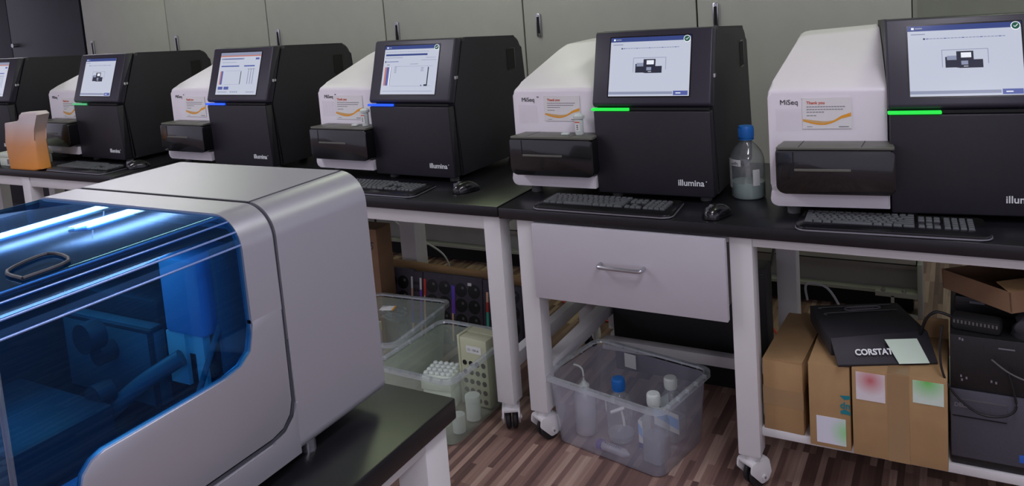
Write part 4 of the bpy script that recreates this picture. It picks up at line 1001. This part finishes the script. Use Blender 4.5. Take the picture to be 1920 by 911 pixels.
b = MB(); b.hexa([(0.150, 0.26, 0.24), (0.222, 0.26, 0.24), (0.222, 0.263, 0.24), (0.150, 0.263, 0.24)], [(0.160, 0.29, 0.285), (0.222, 0.29, 0.285), (0.222, 0.293, 0.285), (0.160, 0.293, 0.285)], M['card']); b.build('flap', t)
# black folded carton
t = thing('black_carton', 'black folded carton with white lettering lying across the cardboard boxes', 'carton', (0, 0, 0))
A_ = Vector((-0.393, 2.377, 0.497)); B_ = Vector((-0.167, 2.473, 0.497)); Cc = Vector((-0.085, 2.320, 0.487)); D_ = Vector((-0.312, 2.189, 0.487))
dn = Vector((0, 0, -0.050))
b = MB(); b.hexa([tuple(p+dn) for p in (D_, Cc, B_, A_)], [tuple(p) for p in (D_, Cc, B_, A_)], M['corblack'], 0.003); b.build('lid', t)
E_ = Vector((-0.290, 2.150, 0.433)); F_ = Vector((-0.058, 2.250, 0.433))
b = MB(); th = Vector((0, 0.004, -0.008))
b.hexa([tuple(p+th) for p in (E_, F_, Cc, D_)], [tuple(p) for p in (E_, F_, Cc+Vector((0, 0, .002)), D_+Vector((0, 0, .002)))], M['corblack'], 0.002); fl = b.build('front_flap', t)
u_ = (F_-E_).normalized(); v_ = ((D_-E_) - u_*(D_-E_).dot(u_)).normalized(); n_ = u_.cross(v_)
def onflap(du, dv, dn_=0.0015):
    o = E_+u_*du+v_*dv+n_*dn_; return Matrix(((u_.x, v_.x, n_.x, o.x), (u_.y, v_.y, n_.y, o.y), (u_.z, v_.z, n_.z, o.z), (0, 0, 0, 1)))
b = MB(); b.text('CORSTAT', 0.0215, onflap(0.050, 0.024, 0.0025), M['logo_white'], 0.0004, 0.0007); b.build('lettering', fl)
M['lab_g3'] = blot('label_green_cast', (206, 226, 206), (186, 222, 176), (-0.10, 2.14, 0.46), 0.05)
b = MB(); b.T = onflap(0.132, 0.0, 0.0045); b.hexa([(0.022, -0.002, 0), (0.098, -0.002, 0), (0.082, 0.062, 0), (0.0, 0.062, 0)], [(0.022, -0.002, 0.0008), (0.098, -0.002, 0.0008), (0.082, 0.062, 0.0008), (0.0, 0.062, 0.0008)], M['lab_g3']); b.build('label', fl)
# printed lines and oval on the lid
def lid(a, c, up=0.0012): return A_.lerp(B_, a).lerp(D_.lerp(Cc, a), c)+Vector((0, 0, up))
b = MB()
b.tube([lid(.10, .14), lid(.14, .10), lid(.9, .07)], 0.0010, M['rubber'], 5, 4); b.tube([lid(.12, .34), lid(.16, .28), lid(.92, .26)], 0.0010, M['rubber'], 5, 4)
b.tube([lid(.36, .16), lid(.36, .20), lid(.42, .225), lid(.56, .215), lid(.70, .20), lid(.76, .17), lid(.74, .12), lid(.62, .115), lid(.42, .13), lid(.36, .16)], 0.0016, M['greyink'], 5, 4)
for k in range(9): b.tube([lid(.43+.03*k, .155), lid(.445+.03*k, .19)], 0.0013, M['greyink'], 4, 1)
b.build('printed_emblem', t)

# computers
t = thing('desktop_computer', 'grey desktop computer lying flat on the shelf, lower of the two', 'computer', (-0.030, 2.20, SZ), 0.0)
b = MB(); b.box(0, 0.50, 0.008, 0.42, 0, 0.205, M['pcblack'], 0.004); b.build('chassis', t)
b = MB(); b.box(0.0, 0.50, 0.0, 0.010, 0.025, 0.205, M['pcgrey'], 0.002); fp = b.build('front_panel', t)
b = MB(); b.box(0.004, 0.122, -0.0012, 0.0005, 0.138, 0.180, M['pcgrey']); b.box(0.004, 0.122, -0.0018, 0.0005, 0.180, 0.1825, M['rubber']); b.box(0.004, 0.122, -0.0016, 0.0005, 0.134, 0.1365, M['gap']); b.build('drive_bay', fp)
b = MB(); b.text('DELL', 0.014, fr(0.008, -0.0016, 0.161), M['greyink'], 0.0004, 0.0005); b.build('logo', fp)
b = MB(); b.box(0.148, 0.166, -0.0014, 0.0003, 0.038, 0.058, M['intel'], 0.0003); b.build('sticker', fp)
t = thing('desktop_computer', 'black desktop computer lying on the grey one, under the tangled cables', 'computer', (-0.030, 2.205, SZ+0.2055), 0.0)
b = MB(); b.box(0, 0.50, 0.005, 0.42, 0, 0.142, M['pcblack'], 0.004); b.build('chassis', t)
b = MB(); b.box(0.0, 0.50, 0.0, 0.008, 0.0, 0.142, M['pcblack'], 0.002); fp = b.build('front_panel', t)
for x, z in ((0.022, 0.032), (0.024, 0.022), (0.034, 0.028), (0.088, 0.028), (0.098, 0.026), (0.020, 0.130), (0.026, 0.128)): MB().box(x, x+0.004, -0.001, 0.0005, z, z+0.006, M['greyink']).build('front_port', fp)
b = MB(); b.box(0.105, 0.14, -0.001, 0.0005, 0.118, 0.121, M['greyink']); b.build('drive_slot', fp)
TOP = SZ+0.2055+0.142
t = thing('power_adapter', 'black power adapter with ribbed edge lying on the black computer', 'adapter', (-0.028, 2.235, TOP), R(-8))
b = MB(); b.box(0, 0.11, 0, 0.055, 0, 0.035, M['gap'], 0.010); b.build('adapter_body', t)
b = MB()
for k in range(12): b.box(0.006+0.0085*k, 0.010+0.0085*k, -0.001, 0.001, 0.020, 0.028, M['rubber'])
b.build('ribs', t)
t = thing('black_box', 'black box with a small pale label under the open carton', 'box', (-0.02, 2.36, TOP), R(-4))
b = MB(); b.box(0, 0.36, 0, 0.16, 0, 0.045, M['pcblack'], 0.008); b.build('box_body', t)
b = MB(); b.box(0.035, 0.070, -0.0012, 0.0, 0.028, 0.034, M['greyink']); b.build('label', t)
t = thing('black_bag', 'crumpled black bag to the right of the power adapter', 'bag', (0.185, 2.250, TOP))
b = MB(); rnd = random.Random(5); vs = []; fs = []; N = 14; K = 10
for j in range(K+1):
    for i in range(N):
        a = 2*PI*i/N; ph = (PI/2)*j/K; rr = 0.075*math.cos(ph)*(1+0.18*(rnd.random()-.5)); vs.append((rr*1.1*math.cos(a), rr*0.7*math.sin(a), 0.078*math.sin(ph)*(1+0.15*(rnd.random()-.5))))
for j in range(K):
    for i in range(N): fs.append((j*N+i, j*N+(i+1) % N, (j+1)*N+(i+1) % N, (j+1)*N+i))
b._add(vs, fs, M['corblack']); b.build('bag_body', t, 30)
# open carton tray on top, tilted
t = thing('open_carton', 'shallow open cardboard carton tilted on top of the black box', 'carton', (-0.047, 2.40, TOP+0.048), R(-53))
t.rotation_euler = (0, R(-5.5), R(-53))
b = MB()
b.box(0.0, 0.25, 0.0, 0.30, 0, 0.003, M['card2']); b.box(0, 0.003, 0, 0.30, 0.003, 0.052, M['card2']); b.box(0.247, 0.25, 0, 0.30, 0.003, 0.052, M['card2'])
b.box(0, 0.25, 0.0, 0.003, 0.003, 0.052, M['card2']); b.box(0, 0.25, 0.297, 0.30, 0.003, 0.052, M['card2'])
b.build('tray', t)
b = MB(); b.hexa([(0.247, 0.0, 0.052), (0.25, 0.0, 0.052), (0.25, 0.30, 0.052), (0.247, 0.30, 0.052)], [(0.18, 0.02, 0.058), (0.183, 0.02, 0.060), (0.183, 0.28, 0.060), (0.18, 0.28, 0.058)], M['card']); b.build('flap', t)

# ------------------------------------------------------------------ cables
def cable(pts, r, m, label, grp=None):
    o = MB().tube(pts, r, m, 8, 6).build('cable', None, 60); tag(o, label, 'cable', grp); return o
cable([(-2.60, 2.95, 0.62), (-2.468, 3.0, 0.48), (-2.333, 3.0, 0.385), (-2.27, 3.0, 0.34), (-2.20, 3.0, 0.325), (-2.112, 3.0, 0.27), (-2.10, 3.02, 0.15), (-2.15, 3.06, 0.006)], 0.0045, M['cablew'], 'white cable sagging behind the back leg of the left bench')
cable([(-2.335, 2.98, 0.70), (-2.328, 2.98, 0.40), (-2.322, 2.97, 0.282), (-2.335, 2.98, 0.15), (-2.36, 3.02, 0.006)], 0.004, M['cablew'], 'white cable hanging straight down left of the back leg of the left bench')
cable([(-2.46, 2.92, 0.70), (-2.455, 2.93, 0.50), (-2.46, 2.95, 0.30), (-2.46, 2.98, 0.006)], 0.005, M['cableb'], 'black cable hanging beside the tall cardboard box under the left bench')
cable([(-1.60, 3.35, 0.006), (-1.38, 3.28, 0.006), (-1.18, 3.20, 0.006), (-0.9, 3.22, 0.006)], 0.004, M['cablew'], 'white cable lying on the floor behind the drawer bench')
cable([(-1.66, 3.28, 0.006), (-1.42, 3.15, 0.006), (-1.2, 3.12, 0.006), (-0.85, 3.12, 0.006)], 0.004, M['cabler'], 'reddish cable lying on the floor behind the drawer bench')
cable([(-1.26, 3.0, 0.66), (-1.29, 3.02, 0.42), (-1.33, 3.04, 0.20), (-1.42, 3.08, 0.02), (-1.5, 3.12, 0.006)], 0.006, M['cableb'], 'black cable hanging down behind the drawer bench left leg')
cable([(-0.70, 3.3, 0.006), (-0.62, 3.15, 0.03), (-0.50, 3.12, 0.045), (-0.36, 3.14, 0.03), (-0.2, 3.3, 0.006)], 0.005, M['cabler'], 'red cable on the floor behind the black folded carton')
cable([(-0.62, 2.95, 0.40), (-0.60, 2.95, 0.50), (-0.585, 2.95, 0.60), (-0.56, 2.95, 0.70)], 0.006, M['rubber'], 'grey cable at the back left leg above the narrow cardboard box')
cable([(-0.70, 2.96, 0.49), (-0.64, 2.96, 0.515), (-0.56, 2.96, 0.545), (-0.48, 2.96, 0.56)], 0.004, M['cablew'], 'thin pale cable crossing behind the right bench back leg')
cable([(-0.026, 2.27, TOP+0.02), (-0.06, 2.27, TOP+0.028), (-0.085, 2.285, TOP+0.0), (-0.10, 2.30, TOP-0.05)], 0.004, M['cableb'], 'black cable arching out left of the power adapter')
cable([(-0.046, 2.19, 0.56), (-0.052, 2.185, 0.50), (-0.046, 2.18, 0.44), (-0.02, 2.185, 0.385), (0.03, 2.185, 0.345), (0.08, 2.185, 0.345), (0.11, 2.185, 0.37), (0.105, 2.185, 0.42), (0.095, 2.185, 0.46)], 0.003, M['cableb'], 'thin dark cable looping down over both computers')
cable([(0.06, 2.185, TOP-0.045), (0.10, 2.185, TOP-0.075), (0.16, 2.185, TOP-0.095), (0.22, 2.185, TOP-0.10)], 0.0022, M['rubber'], 'thin grey cable across the front of the black computer')
cable([(-0.48, 2.86, 0.32), (-0.47, 2.80, 0.40), (-0.40, 2.78, 0.4), (-0.35, 2.8, 0.3)], 0.004, M['cablew'], 'short white cable behind the narrow cardboard box')
